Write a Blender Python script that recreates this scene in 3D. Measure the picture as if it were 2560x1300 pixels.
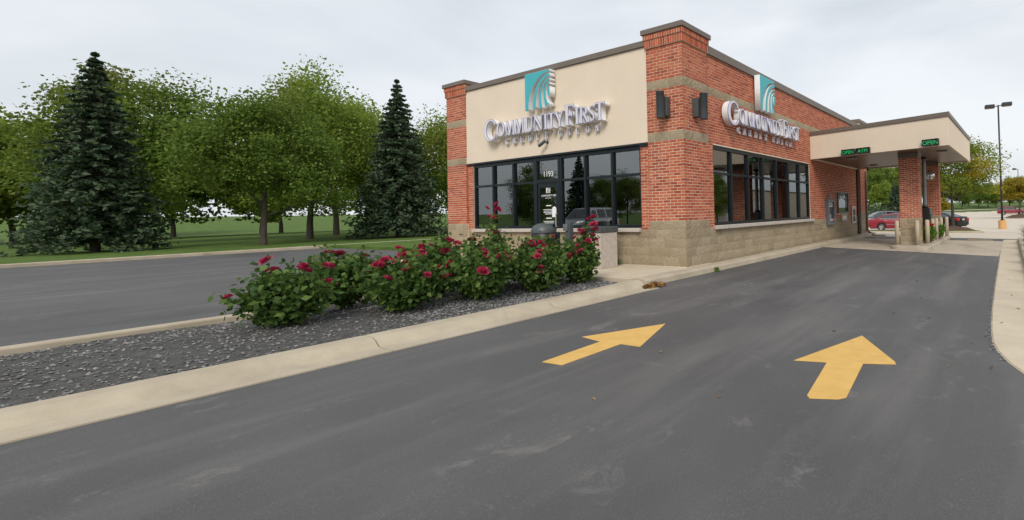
import bpy, bmesh, math, random
import numpy as np
from mathutils import Vector, Matrix
random.seed(7); rng = np.random.default_rng(7)
S = bpy.context.scene
for o in list(bpy.data.objects): bpy.data.objects.remove(o)
COL = S.collection
R_ = math.radians

# ------------------------------------------------------------------ camera
cam_d = bpy.data.cameras.new('camera'); cam = bpy.data.objects.new('camera', cam_d); COL.objects.link(cam)
right = Vector((0.85731742, 0.51418135, -0.02498764))
up = Vector((0.03124701, -0.00352662, 0.99950547))
back = Vector((0.51383895, -0.85767424, -0.01909006))
m = Matrix.Identity(4)
for i, v in enumerate((right, up, back)):
    for r in range(3): m[r][i] = v[r]
m.translation = Vector((6.1486, -8.7627, 1.1923))
cam.matrix_world = m
cam_d.sensor_fit = 'HORIZONTAL'; cam_d.sensor_width = 36
cam_d.lens = 36 * 1216 / 2560
cam_d.shift_x = -(1801 - 1280) / 2560; cam_d.shift_y = -(650 - 506) / 2560
cam_d.clip_start = 0.05; cam_d.clip_end = 4000
S.camera = cam

# ------------------------------------------------------------------ world: overcast sky
SUN_AZ = R_(146)      # compass style, from +Y clockwise: behind the camera, to its right
SUN_EL = R_(39)
W = bpy.data.worlds.new('World'); S.world = W; W.use_nodes = True
nt = W.node_tree; nt.nodes.clear()
out = nt.nodes.new('ShaderNodeOutputWorld'); bg = nt.nodes.new('ShaderNodeBackground')
sky = nt.nodes.new('ShaderNodeTexSky'); sky.sky_type = 'NISHITA'; sky.sun_disc = False
sky.sun_elevation = SUN_EL; sky.sun_rotation = SUN_AZ; sky.air_density = 1.2; sky.dust_density = 3.0
tc = nt.nodes.new('ShaderNodeTexCoord')
mp = nt.nodes.new('ShaderNodeMapping'); mp.inputs['Scale'].default_value = (1.0, 1.0, 3.2)
nz = nt.nodes.new('ShaderNodeTexNoise'); nz.inputs['Scale'].default_value = 1.7
nz.inputs['Detail'].default_value = 5; nz.inputs['Roughness'].default_value = 0.52; nz.inputs['Distortion'].default_value = 0.35
rp = nt.nodes.new('ShaderNodeValToRGB')
e = rp.color_ramp.elements
e[0].position = 0.34; e[0].color = (0.600, 0.635, 0.670, 1)
e[1].position = 0.66; e[1].color = (0.790, 0.812, 0.835, 1)
mul = nt.nodes.new('ShaderNodeVectorMath'); mul.operation = 'SCALE'; mul.inputs['Scale'].default_value = 7.7
mixw = nt.nodes.new('ShaderNodeMix'); mixw.data_type = 'RGBA'; mixw.inputs['Factor'].default_value = 0.88
L = nt.links.new
L(tc.outputs['Generated'], mp.inputs['Vector']); L(mp.outputs['Vector'], nz.inputs['Vector'])
L(nz.outputs['Fac'], rp.inputs['Fac']); L(rp.outputs['Color'], mul.inputs[0])
L(sky.outputs['Color'], mixw.inputs['A']); L(mul.outputs['Vector'], mixw.inputs['B'])
L(mixw.outputs['Result'], bg.inputs['Color']); bg.inputs['Strength'].default_value = 0.10
L(bg.outputs['Background'], out.inputs['Surface'])
# soft sun behind cloud
sd = bpy.data.lights.new('sun', 'SUN'); sd.energy = 1.5; sd.angle = R_(24); sd.color = (1.0, 0.95, 0.88)
so = bpy.data.objects.new('sun', sd); COL.objects.link(so)
sdir = Vector((math.sin(SUN_AZ) * math.cos(SUN_EL), math.cos(SUN_AZ) * math.cos(SUN_EL), math.sin(SUN_EL)))
so.rotation_euler = sdir.to_track_quat('Z', 'Y').to_euler(); so.location = (0, 0, 30)
vs = S.view_settings; vs.view_transform = 'Standard'; vs.look = 'None'; vs.exposure = 0.64; vs.gamma = 1.0
vs.use_curve_mapping = False

# ------------------------------------------------------------------ helpers
def tag(o, label=None, cat=None, group=None, kind=None):
    if label: o['label'] = label
    if cat: o['category'] = cat
    if group: o['group'] = group
    if kind: o['kind'] = kind
    return o

def empty(name, loc=(0, 0, 0), rz=0.0):
    o = bpy.data.objects.new(name, None); COL.objects.link(o)
    o.location = loc; o.rotation_euler = (0, 0, rz); o.empty_display_size = 0.2
    return o

def link(name, me, mat=None, parent=None, loc=None, rot=None, smooth=False):
    o = bpy.data.objects.new(name, me); COL.objects.link(o)
    if mat is not None and not me.materials: me.materials.append(mat)
    if parent is not None: o.parent = parent
    if loc is not None: o.location = loc
    if rot is not None: o.rotation_euler = rot
    if smooth: me.polygons.foreach_set('use_smooth', [True] * len(me.polygons))
    return o

class MB:
    """collects vertices and faces of one part"""
    def __init__(s): s.v = []; s.f = []
    def add(s, vs, fs):
        b = len(s.v); s.v += [tuple(p) for p in vs]; s.f += [tuple(i + b for i in f) for f in fs]; return s
    def box(s, x0, x1, y0, y1, z0, z1):
        return s.add([(x0, y0, z0), (x1, y0, z0), (x1, y1, z0), (x0, y1, z0), (x0, y0, z1), (x1, y0, z1), (x1, y1, z1), (x0, y1, z1)],
                     [(0, 3, 2, 1), (4, 5, 6, 7), (0, 1, 5, 4), (1, 2, 6, 5), (2, 3, 7, 6), (3, 0, 4, 7)])
    def tube(s, pts, rads, n=8, cap=True):
        pts = [Vector(p) for p in pts]; rings = []
        b = len(s.v)
        for i, p in enumerate(pts):
            d = (pts[min(i + 1, len(pts) - 1)] - pts[max(i - 1, 0)]).normalized()
            a = Vector((0, 0, 1)) if abs(d.z) < 0.9 else Vector((1, 0, 0))
            u = d.cross(a).normalized(); w = d.cross(u).normalized()
            r = rads[i] if hasattr(rads, '__len__') else rads
            for k in range(n):
                t = 2 * math.pi * k / n
                s.v.append(tuple(p + u * (r * math.cos(t)) + w * (r * math.sin(t))))
        for i in range(len(pts) - 1):
            for k in range(n):
                s.f.append((b + i * n + k, b + i * n + (k + 1) % n, b + (i + 1) * n + (k + 1) % n, b + (i + 1) * n + k))
        if cap:
            s.f.append(tuple(b + k for k in range(n))[::-1]); s.f.append(tuple(b + (len(pts) - 1) * n + k for k in range(n)))
        return s
    def lathe(s, prof, n=16, c=(0, 0, 0), axis='Z'):
        b = len(s.v)
        for (r, z) in prof:
            for k in range(n):
                t = 2 * math.pi * k / n
                x, y = r * math.cos(t), r * math.sin(t)
                p = (x, y, z) if axis == 'Z' else ((z, x, y) if axis == 'X' else (x, z, y))
                s.v.append((p[0] + c[0], p[1] + c[1], p[2] + c[2]))
        for i in range(len(prof) - 1):
            for k in range(n):
                s.f.append((b + i * n + k, b + i * n + (k + 1) % n, b + (i + 1) * n + (k + 1) % n, b + (i + 1) * n + k))
        return s
    def prism(s, poly, z0, z1):
        n = len(poly); b = len(s.v)
        s.v += [(p[0], p[1], z0 if not callable(z0) else z0(*p)) for p in poly] + [(p[0], p[1], z1 if not callable(z1) else z1(*p)) for p in poly]
        s.f.append(tuple(b + i for i in range(n))[::-1]); s.f.append(tuple(b + n + i for i in range(n)))
        for i in range(n):
            j = (i + 1) % n; s.f.append((b + i, b + j, b + n + j, b + n + i))
        return s
    def mesh(s, name):
        me = bpy.data.meshes.new(name); me.from_pydata(s.v, [], s.f); me.update(); return me
    def build(s, name, mat, parent=None, loc=None, rot=None, smooth=False, bevel=0.0, seg=2):
        o = link(name, s.mesh(name), mat, parent, loc, rot, smooth)
        if bevel:
            md = o.modifiers.new('bevel', 'BEVEL'); md.width = bevel; md.segments = seg; md.limit_method = 'ANGLE'
        return o

def quad_mesh(name, V, nq):
    """V: (nq*4,3) array -> mesh of loose quads"""
    me = bpy.data.meshes.new(name)
    me.vertices.add(nq * 4); me.vertices.foreach_set('co', np.ascontiguousarray(V, dtype=np.float32).ravel())
    me.loops.add(nq * 4); me.loops.foreach_set('vertex_index', np.arange(nq * 4, dtype=np.int32))
    me.polygons.add(nq); me.polygons.foreach_set('loop_start', np.arange(0, nq * 4, 4, dtype=np.int32))
    me.update(calc_edges=True); me.validate()
    return me

def leaf_quads(P, size, aspect=1.5, flat=0.0, gen=None, droop=None):
    """random leaf shaped quads (diamonds) at points P"""
    g = gen or rng; n = len(P)
    a = g.normal(size=(n, 3)); a[:, 2] *= (1 - flat) * 0.9
    if droop is not None: a[:, 2] += droop
    a /= np.linalg.norm(a, axis=1)[:, None] + 1e-9
    b = g.normal(size=(n, 3)); b[:, 2] *= (1 - flat)
    b -= (b * a).sum(1)[:, None] * a; b /= np.linalg.norm(b, axis=1)[:, None] + 1e-9
    sz = size * g.uniform(0.6, 1.35, n)[:, None]
    A = a * sz * aspect * 0.5; B = b * sz * 0.5
    V = np.empty((n, 4, 3)); V[:, 0] = P - A; V[:, 1] = P + B - A * 0.15; V[:, 2] = P + A; V[:, 3] = P - B - A * 0.15
    return V.reshape(-1, 3)

# ------------------------------------------------------------------ materials
MATS = {}
def nodes(name):
    mt = bpy.data.materials.new(name); mt.use_nodes = True; t = mt.node_tree
    b = t.nodes['Principled BSDF']; MATS[name] = mt
    return mt, t, b
def srgb(r, g, b):
    f = lambda c: ((c / 255) / 12.92) if c / 255 <= 0.04045 else (((c / 255) + 0.055) / 1.055) ** 2.4
    return (f(r), f(g), f(b), 1)
def noise(t, scale, detail=4, rough=0.55, vec=None, dist=0.0):
    n = t.nodes.new('ShaderNodeTexNoise'); n.inputs['Scale'].default_value = scale
    n.inputs['Detail'].default_value = detail; n.inputs['Roughness'].default_value = rough; n.inputs['Distortion'].default_value = dist
    if vec is not None: t.links.new(vec, n.inputs['Vector'])
    return n.outputs['Fac']
def pos(t, scale=None):
    g = t.nodes.new('ShaderNodeNewGeometry')
    if scale is None: return g.outputs['Position']
    mm = t.nodes.new('ShaderNodeMapping'); mm.inputs['Scale'].default_value = scale
    t.links.new(g.outputs['Position'], mm.inputs['Vector']); return mm.outputs['Vector']
def ramp(t, fac, stops):
    r = t.nodes.new('ShaderNodeValToRGB'); el = r.color_ramp.elements
    while len(el) < len(stops): el.new(0.5)
    for i, (p, c) in enumerate(stops): el[i].position = p; el[i].color = c
    t.links.new(fac, r.inputs['Fac']); return r.outputs['Color']
def mix(t, fac, a, b, mode='MIX'):
    n = t.nodes.new('ShaderNodeMix'); n.data_type = 'RGBA'; n.blend_type = mode
    for k, v in (('Factor', fac), ('A', a), ('B', b)):
        if hasattr(v, 'is_linked') or hasattr(v, 'links'): t.links.new(v, n.inputs[k])
        else: n.inputs[k].default_value = v
    return n.outputs['Result']
def maprange(t, v, a, b, c=0.0, d=1.0):
    n = t.nodes.new('ShaderNodeMapRange'); t.links.new(v, n.inputs['Value'])
    for k, x in zip(('From Min', 'From Max', 'To Min', 'To Max'), (a, b, c, d)): n.inputs[k].default_value = x
    return n.outputs['Result']
def bump(t, b, h, strength=0.3, dist=0.01):
    n = t.nodes.new('ShaderNodeBump'); n.inputs['Strength'].default_value = strength; n.inputs['Distance'].default_value = dist
    t.links.new(h, n.inputs['Height']); t.links.new(n.outputs['Normal'], b.inputs['Normal'])
def piece_random(t):
    g = t.nodes.new('ShaderNodeNewGeometry'); oi = t.nodes.new('ShaderNodeObjectInfo')
    a = t.nodes.new('ShaderNodeMath'); a.operation = 'ADD'; t.links.new(g.outputs['Random Per Island'], a.inputs[0]); t.links.new(oi.outputs['Random'], a.inputs[1])
    f = t.nodes.new('ShaderNodeMath'); f.operation = 'FRACT'; t.links.new(a.outputs[0], f.inputs[0]); return f.outputs[0]
def c4(v): return (v[0], v[1], v[2], 1)

def simple(name, col, rough=0.6, metal=0.0, var=0.12, vscale=6.0, bstr=0.0, bscale=60, spec=0.5, coat=0.0):
    mt, t, b = nodes(name)
    lo = c4([c * (1 - var) for c in col[:3]]); hi = c4([min(1, c * (1 + var)) for c in col[:3]])
    f = noise(t, vscale, 5, 0.6, pos(t))
    t.links.new(ramp(t, f, [(0.3, lo), (0.7, hi)]), b.inputs['Base Color'])
    b.inputs['Roughness'].default_value = rough; b.inputs['Metallic'].default_value = metal
    b.inputs['Specular IOR Level'].default_value = spec; b.inputs['Coat Weight'].default_value = coat
    if bstr: bump(t, b, noise(t, bscale, 4, 0.6, pos(t)), bstr, 0.01)
    return mt

def mat_brick():
    mt, t, b = nodes('brick_red')
    r = piece_random(t)
    c = ramp(t, r, [(0.0, (0.28, 0.056, 0.026, 1)), (0.35, (0.41, 0.090, 0.040, 1)), (0.7, (0.46, 0.114, 0.050, 1)), (1.0, (0.53, 0.17, 0.085, 1))])
    n = noise(t, 38, 4, 0.65, pos(t)); c = mix(t, maprange(t, n, 0.35, 0.75, 0.0, 0.32), c, (0.25, 0.065, 0.038, 1))
    big = noise(t, 0.8, 3, 0.5, pos(t)); c = mix(t, maprange(t, big, 0.45, 0.8, 0, 0.25), c, (0.36, 0.17, 0.11, 1))
    t.links.new(c, b.inputs['Base Color']); b.inputs['Roughness'].default_value = 0.88
    bump(t, b, noise(t, 160, 3, 0.6, pos(t)), 0.35, 0.006); return mt
def mat_block():
    mt, t, b = nodes('split_face_block')
    r = piece_random(t)
    c = ramp(t, r, [(0.0, (0.30, 0.235, 0.150, 1)), (0.5, (0.35, 0.280, 0.182, 1)), (1.0, (0.40, 0.325, 0.220, 1))])
    n = noise(t, 70, 5, 0.7, pos(t)); c = mix(t, maprange(t, n, 0.4, 0.7, 0.0, 0.5), c, (0.22, 0.17, 0.11, 1))
    n2 = noise(t, 1.6, 4, 0.6, pos(t)); c = mix(t, maprange(t, n2, 0.45, 0.75, 0.0, 0.35), c, (0.44, 0.37, 0.26, 1))
    t.links.new(c, b.inputs['Base Color']); b.inputs['Roughness'].default_value = 0.95
    bump(t, b, noise(t, 22, 6, 0.7, pos(t)), 0.9, 0.035); return mt
def mat_asphalt():
    mt, t, b = nodes('sealed_asphalt')
    p = pos(t)
    big = noise(t, 0.35, 4, 0.55, p, 0.6)
    c = ramp(t, big, [(0.3, (0.060, 0.059, 0.060, 1)), (0.7, (0.094, 0.092, 0.092, 1))])
    st = noise(t, 1.0, 5, 0.62, pos(t, (1.6, 0.22, 1)), 0.3)          # wear along the wheel tracks
    c = mix(t, maprange(t, st, 0.50, 0.78, 0.0, 0.75), c, (0.155, 0.147, 0.140, 1))
    sc = noise(t, 2.4, 8, 0.75, p, 0.8)                                # scuffed pale patches
    c = mix(t, maprange(t, sc, 0.58, 0.74, 0.0, 0.7), c, (0.21, 0.198, 0.185, 1))
    gr = noise(t, 140, 3, 0.7, p)
    c = mix(t, maprange(t, gr, 0.56, 0.70, 0.0, 0.6), c, (0.24, 0.23, 0.22, 1))
    dk = noise(t, 0.55, 3, 0.5, pos(t, (1, 0.6, 1)), 0.4); c = mix(t, maprange(t, dk, 0.6, 0.75, 0, 0.5), c, (0.040, 0.040, 0.042, 1))
    t.links.new(c, b.inputs['Base Color']); t.links.new(maprange(t, big, 0.3, 0.7, 0.62, 0.8), b.inputs['Roughness'])
    bump(t, b, noise(t, 190, 3, 0.7, p), 0.5, 0.008); return mt
def mat_concrete(name, lo, hi, stain=(0.2, 0.17, 0.13, 1), stain_amt=0.35, stretch=(1, 1, 1), sc=0.9):
    mt, t, b = nodes(name)
    p = pos(t)
    c = ramp(t, noise(t, 2.2, 6, 0.65, p), [(0.3, lo), (0.7, hi)])
    s = noise(t, sc, 5, 0.6, pos(t, stretch), 0.5); c = mix(t, maprange(t, s, 0.52, 0.74, 0, stain_amt), c, stain)
    f = noise(t, 120, 3, 0.7, p); c = mix(t, maprange(t, f, 0.58, 0.75, 0, 0.35), c, stain)
    t.links.new(c, b.inputs['Base Color']); b.inputs['Roughness'].default_value = 0.9
    bump(t, b, noise(t, 90, 4, 0.7, p), 0.3, 0.006); return mt
def mat_leaf(name, stops, trans=0.35, nscale=0.5, tint=None, tint_rng=(0.5, 0.7)):
    mt, t, b = nodes(name)
    r = piece_random(t); c = ramp(t, r, stops)
    if tint: c = mix(t, maprange(t, noise(t, nscale, 3, 0.5, pos(t)), tint_rng[0], tint_rng[1], 0, 0.9), c, tint)
    t.links.new(c, b.inputs['Base Color']); b.inputs['Roughness'].default_value = 0.6; b.inputs['Specular IOR Level'].default_value = 0.3
    tr = t.nodes.new('ShaderNodeBsdfTranslucent'); t.links.new(c, tr.inputs['Color'])
    ms = t.nodes.new('ShaderNodeMixShader'); ms.inputs[0].default_value = trans
    t.links.new(b.outputs[0], ms.inputs[1]); t.links.new(tr.outputs[0], ms.inputs[2]); t.links.new(ms.outputs[0], t.nodes['Material Output'].inputs['Surface'])
    return mt
def mat_glass(name, tint, ior=1.9, rough=0.0):
    mt = bpy.data.materials.new(name); mt.use_nodes = True; t = mt.node_tree; t.nodes.clear(); MATS[name] = mt
    o = t.nodes.new('ShaderNodeOutputMaterial'); tr = t.nodes.new('ShaderNodeBsdfTransparent'); gl = t.nodes.new('ShaderNodeBsdfGlossy')
    fr = t.nodes.new('ShaderNodeFresnel'); ms = t.nodes.new('ShaderNodeMixShader')
    tr.inputs['Color'].default_value = tint; gl.inputs['Roughness'].default_value = rough; gl.inputs['Color'].default_value = (0.93, 0.97, 0.98, 1)
    fr.inputs['IOR'].default_value = ior
    t.links.new(fr.outputs[0], ms.inputs[0]); t.links.new(tr.outputs[0], ms.inputs[1]); t.links.new(gl.outputs[0], ms.inputs[2]); t.links.new(ms.outputs[0], o.inputs['Surface'])
    return mt
def mat_emit(name, col, st):
    mt, t, b = nodes(name); b.inputs['Base Color'].default_value = col; b.inputs['Emission Color'].default_value = col; b.inputs['Emission Strength'].default_value = st; return mt
def mat_ground(name, stops, bsc=25, bstr=0.6, nsc=1.2):
    mt, t, b = nodes(name); p = pos(t)
    c = ramp(t, noise(t, nsc, 8, 0.7, p), stops)
    t.links.new(c, b.inputs['Base Color']); b.inputs['Roughness'].default_value = 0.95; b.inputs['Specular IOR Level'].default_value = 0.2
    bump(t, b, noise(t, bsc, 5, 0.7, p), bstr, 0.03); return mt
def mat_paint(name):
    mt, t, b = nodes(name); p = pos(t)
    c = ramp(t, noise(t, 5, 6, 0.7, p), [(0.3, (0.58, 0.345, 0.085, 1)), (0.7, (0.68, 0.43, 0.130, 1))])
    w = noise(t, 26, 8, 0.8, p, 0.5); c = mix(t, maprange(t, w, 0.62, 0.70, 0, 0.85), c, (0.12, 0.105, 0.085, 1))
    w2 = noise(t, 3.0, 6, 0.7, p, 0.5); c = mix(t, maprange(t, w2, 0.55, 0.8, 0, 0.4), c, (0.36, 0.25, 0.10, 1))
    t.links.new(c, b.inputs['Base Color']); b.inputs['Roughness'].default_value = 0.75
    bump(t, b, noise(t, 190, 3, 0.7, p), 0.4, 0.006); return mt

M_BRICK = mat_brick(); M_BLOCK = mat_block(); M_ASPH = mat_asphalt()
M_MORTAR = simple('mortar', (0.66, 0.55, 0.42), 0.95, var=0.15, bstr=0.3, bscale=200)
M_BMORTAR = simple('block_mortar', (0.55, 0.47, 0.36), 0.95, var=0.12)
M_EIFS = simple('cream_stucco', (0.71, 0.60, 0.47), 0.9, var=0.035, vscale=1.3, bstr=0.35, bscale=220)
M_COPING = simple('taupe_metal_coping', (0.150, 0.122, 0.098), 0.5, var=0.06, vscale=2)
M_FRAME = simple('dark_window_frame', (0.014, 0.020, 0.024), 0.35, var=0.1, metal=0.4)
M_GLASS = mat_glass('window_glass', (0.55, 0.60, 0.60, 1), 2.7)
M_SILL = simple('precast_sill', (0.46, 0.41, 0.36), 0.85, var=0.15, vscale=14, bstr=0.2)
M_KERB = mat_concrete('kerb_concrete', (0.36, 0.305, 0.225, 1), (0.47, 0.405, 0.305, 1), (0.20, 0.165, 0.12, 1), 0.45)
M_WALK = mat_concrete('walk_concrete', (0.46, 0.39, 0.29, 1), (0.56, 0.48, 0.365, 1), (0.30, 0.25, 0.19, 1), 0.3)
M_PAD = mat_concrete('pad_concrete', (0.38, 0.325, 0.25, 1), (0.48, 0.415, 0.325, 1), (0.17, 0.14, 0.11, 1), 0.6, (1.2, 0.35, 1), 0.8)
M_LOT = mat_concrete('lot_concrete', (0.50, 0.435, 0.35, 1), (0.57, 0.50, 0.41, 1), (0.37, 0.32, 0.26, 1), 0.4, (0.5, 0.2, 1), 0.35)
M_GRASS = mat_ground('lawn', [(0.3, (0.050, 0.095, 0.016, 1)), (0.55, (0.085, 0.140, 0.026, 1)), (0.75, (0.135, 0.165, 0.040, 1))])
M_MULCH = mat_ground('mulch', [(0.3, (0.060, 0.038, 0.026, 1)), (0.7, (0.165, 0.110, 0.080, 1))], 18, 1.0, 9)
M_SOIL = mat_ground('bed_soil', [(0.3, (0.055, 0.054, 0.053, 1)), (0.7, (0.15, 0.147, 0.14, 1))], 60, 0.8, 12)
M_STONE = mat_leaf('grey_gravel', [(0, (0.09, 0.09, 0.09, 1)), (0.5, (0.16, 0.158, 0.155, 1)), (1, (0.27, 0.26, 0.25, 1))], 0.0)
M_WHITE = simple('sign_white', (0.74, 0.74, 0.74), 0.45, var=0.03)
M_PURPLE = simple('sign_trim_purple', (0.24, 0.225, 0.40), 0.4, var=0.05)
M_FACE = simple('sign_face_lilac', (0.64, 0.635, 0.69), 0.4, var=0.04)
M_TEAL = simple('sign_teal', (0.040, 0.39, 0.44), 0.4, var=0.03)
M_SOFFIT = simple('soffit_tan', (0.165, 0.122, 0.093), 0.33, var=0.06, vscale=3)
M_BLACK = simple('black_plastic', (0.013, 0.013, 0.014), 0.45, var=0.2)
M_GREY = simple('grey_metal', (0.20, 0.205, 0.21), 0.4, metal=0.5, var=0.08)
M_ATM = simple('blue_grey_panel', (0.105, 0.125, 0.155), 0.4, var=0.08)
M_STEEL = simple('brushed_steel', (0.52, 0.50, 0.47), 0.38, metal=0.7, var=0.08)
M_LAMP = simple('lamp_charcoal', (0.062, 0.074, 0.078), 0.45, var=0.1)
M_BOLL = simple('bollard_tan', (0.46, 0.385, 0.275), 0.6, var=0.08, vscale=5)
M_YEL = mat_paint('yellow_road_paint')
M_DSP = simple('downspout_brown', (0.070, 0.055, 0.043), 0.5, var=0.1)
M_LED = mat_emit('green_led', (0.01, 0.42, 0.13, 1), 0.22)
M_TEXT = simple('white_vinyl', (0.78, 0.78, 0.78), 0.6, var=0.02)
M_CARPET = simple('carpet', (0.07, 0.06, 0.055), 0.95, var=0.2, vscale=30)
M_IWALL = simple('interior_beige', (0.45, 0.38, 0.28), 0.9, var=0.04)
M_ICEIL = simple('interior_ceiling', (0.62, 0.60, 0.56), 0.9, var=0.04)
M_WOOD = simple('desk_wood', (0.09, 0.045, 0.025), 0.5, var=0.3, vscale=8)
M_BARK = simple('bark', (0.060, 0.047, 0.037), 0.9, var=0.35, vscale=12, bstr=0.6, bscale=30)
M_BASE = simple('pole_base_orange', (0.60, 0.34, 0.13), 0.8, var=0.1)
M_POLE = simple('pole_bronze', (0.022, 0.017, 0.021), 0.45, var=0.1)
M_STEM = simple('green_stem', (0.05, 0.085, 0.02), 0.7, var=0.2)
M_LEAF_LOCUST = mat_leaf('locust_leaf', [(0, (0.10, 0.155, 0.018, 1)), (0.5, (0.175, 0.245, 0.028, 1)), (1, (0.28, 0.33, 0.045, 1))], 0.5, 0.55, (0.52, 0.38, 0.03, 1), (0.53, 0.68))
M_LEAF_YEL = mat_leaf('yellowing_leaf', [(0, (0.18, 0.165, 0.018, 1)), (0.5, (0.33, 0.26, 0.026, 1)), (1, (0.50, 0.34, 0.034, 1))], 0.5, 0.4, (0.16, 0.21, 0.03, 1), (0.48, 0.66))
M_LEAF_A = mat_leaf('tree_leaf_green', [(0, (0.070, 0.130, 0.018, 1)), (0.5, (0.130, 0.210, 0.030, 1)), (1, (0.21, 0.280, 0.048, 1))], 0.5, 0.12, (0.17, 0.17, 0.03, 1), (0.52, 0.75))
M_LEAF_B = mat_leaf('tree_leaf_bright', [(0, (0.110, 0.190, 0.024, 1)), (0.5, (0.195, 0.285, 0.040, 1)), (1, (0.30, 0.360, 0.060, 1))], 0.5, 0.15, (0.22, 0.20, 0.03, 1), (0.5, 0.75))
M_NEEDLE = mat_leaf('spruce_needle', [(0, (0.028, 0.055, 0.026, 1)), (0.5, (0.055, 0.092, 0.046, 1)), (1, (0.11, 0.150, 0.080, 1))], 0.25)
M_LEAF_ROSE = mat_leaf('rose_leaf', [(0, (0.030, 0.070, 0.014, 1)), (0.5, (0.065, 0.130, 0.024, 1)), (1, (0.140, 0.215, 0.045, 1))], 0.35)
M_BLOOM = mat_leaf('rose_bloom', [(0, (0.25, 0.010, 0.040, 1)), (0.6, (0.40, 0.022, 0.075, 1)), (1, (0.52, 0.06, 0.13, 1))], 0.25)
M_GER = mat_leaf('red_geranium', [(0, (0.45, 0.010, 0.010, 1)), (1, (0.62, 0.035, 0.025, 1))], 0.25)
M_WFL = mat_leaf('white_petal', [(0, (0.62, 0.58, 0.42, 1)), (1, (0.80, 0.78, 0.68, 1))], 0.25)
M_LEAF_FL = mat_leaf('bedding_leaf', [(0, (0.045, 0.12, 0.012, 1)), (0.5, (0.085, 0.20, 0.018, 1)), (1, (0.16, 0.29, 0.03, 1))], 0.35)
M_BLADE = mat_leaf('daylily_blade', [(0, (0.045, 0.085, 0.014, 1)), (0.6, (0.11, 0.16, 0.03, 1)), (1, (0.33, 0.25, 0.06, 1))], 0.3)
M_DRY = mat_leaf('dry_leaf', [(0, (0.13, 0.060, 0.022, 1)), (0.5, (0.24, 0.125, 0.045, 1)), (1, (0.36, 0.22, 0.08, 1))], 0.2)
M_CARGLASS = mat_glass('car_glass', (0.28, 0.33, 0.33, 1), 2.1)
M_TYRE = simple('tyre_rubber', (0.012, 0.012, 0.012), 0.8, var=0.2)
M_RIM = simple('alloy_rim', (0.52, 0.52, 0.53), 0.3, metal=0.7, var=0.05)
M_CHROME = simple('chrome', (0.68, 0.68, 0.69), 0.15, metal=0.9, var=0.03)
M_TAIL = simple('tail_lamp_red', (0.42, 0.010, 0.012), 0.2, var=0.1)
M_HEAD = simple('head_lamp_clear', (0.65, 0.66, 0.68), 0.15, var=0.05)
M_CARIN = simple('car_interior', (0.035, 0.033, 0.032), 0.8, var=0.2)
M_RED = simple('car_paint_red', (0.215, 0.006, 0.020), 0.4, metal=0.0, var=0.05, vscale=1, coat=0.3)
M_BLK = simple('car_paint_black', (0.006, 0.007, 0.008), 0.3, var=0.1, vscale=1, coat=0.15, spec=0.35)
M_CHAR = simple('car_paint_charcoal', (0.040, 0.045, 0.055), 0.28, metal=0.3, var=0.05, vscale=1, coat=0.8)
M_SILVER = simple('car_paint_silver', (0.34, 0.35, 0.36), 0.3, metal=0.4, var=0.05, vscale=1, coat=0.8)

# ------------------------------------------------------------------ terrain
def sst(t): t = max(0.0, min(1.0, t)); return t * t * (3 - 2 * t)
def bound(x): return 128 + (x + 28) * 2.0
def gz(x, y):
    near = -0.15 - 0.015 * max(0.0, min(7.0, x))
    t = sst((y - 15) / 21.0)
    z = near * (1 - t) - 0.82 * t
    z -= 0.22 * sst((y - 40) / 70.0)
    s = y - bound(x)
    if s > 0: z += min(s, 220) * 0.016 + 0.9 * sst((s - 30) / 60)
    return z
def sheet(name, mat, xs, ys, dz, keep=None, parent=None):
    mb = MB(); nx = len(xs)
    for y in ys:
        for x in xs: mb.v.append((x, y, gz(x, y) + dz))
    for j in range(len(ys) - 1):
        for i in range(nx - 1):
            if keep and not keep((xs[i] + xs[i + 1]) / 2, (ys[j] + ys[j + 1]) / 2): continue
            mb.f.append((j * nx + i, j * nx + i + 1, (j + 1) * nx + i + 1, (j + 1) * nx + i))
    return mb.build(name, mat, parent, smooth=True)
fr = lambda a, b, n: [a + (b - a) * i / n for i in range(n + 1)]
tag(sheet('ground', M_GRASS, [-1500, -800, -400, -200, -120] + fr(-100, 100, 50) + [140, 300, 700, 1500],
          [-1500, -500, -200, -100, -50] + fr(-40, 360, 160) + [420, 600, 1000, 2000], -0.10), kind='structure')
tag(sheet('asphalt_drive', M_ASPH, [-24, -12, -4, 0, 3.5, 7, 16, 40], [-60, -30, -14, -7, 0, 7, 15] + fr(16, 20, 4), 0.0), kind='structure')
LY = [14.6] + fr(15.0, 44, 29) + fr(46, 240, 48)
LX = fr(-70, 0, 20) + [3.5, 7] + fr(10, 70, 20)
def lot_keep(x, y): return y < bound(x)
tag(sheet('parking_lot', M_LOT, LX, LY, 0.008, lot_keep), kind='structure')
# concrete pad below the canopy, in slabs
def slab(poly, dz, mat, name, parent, th=0.03):
    return MB().prism(poly, lambda x, y: gz(x, y) + dz - th, lambda x, y: gz(x, y) + dz).build(name, mat, parent, bevel=0.006, seg=1)
pad = sheet('concrete_pad', M_PAD, [0.36, 3.0, 5.83], [8.2, 10, 12.9], 0.003); tag(pad, kind='structure')
fy = lambda x: 7.96 - 0.222 * (x - 0.36)
xs_ = [0.36, 2.55, 3.85, 5.80]
for i in range(3):
    a, b2 = xs_[i] + 0.006, xs_[i + 1] - 0.006
    for (y0, y1) in ((None, 10.4), (10.412, 13.0)):
        slab([(a, fy(a) if y0 is None else y0), (b2, fy(b2) if y0 is None else y0), (b2, y1), (a, y1)], 0.010, M_PAD, 'slab', pad)
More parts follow.
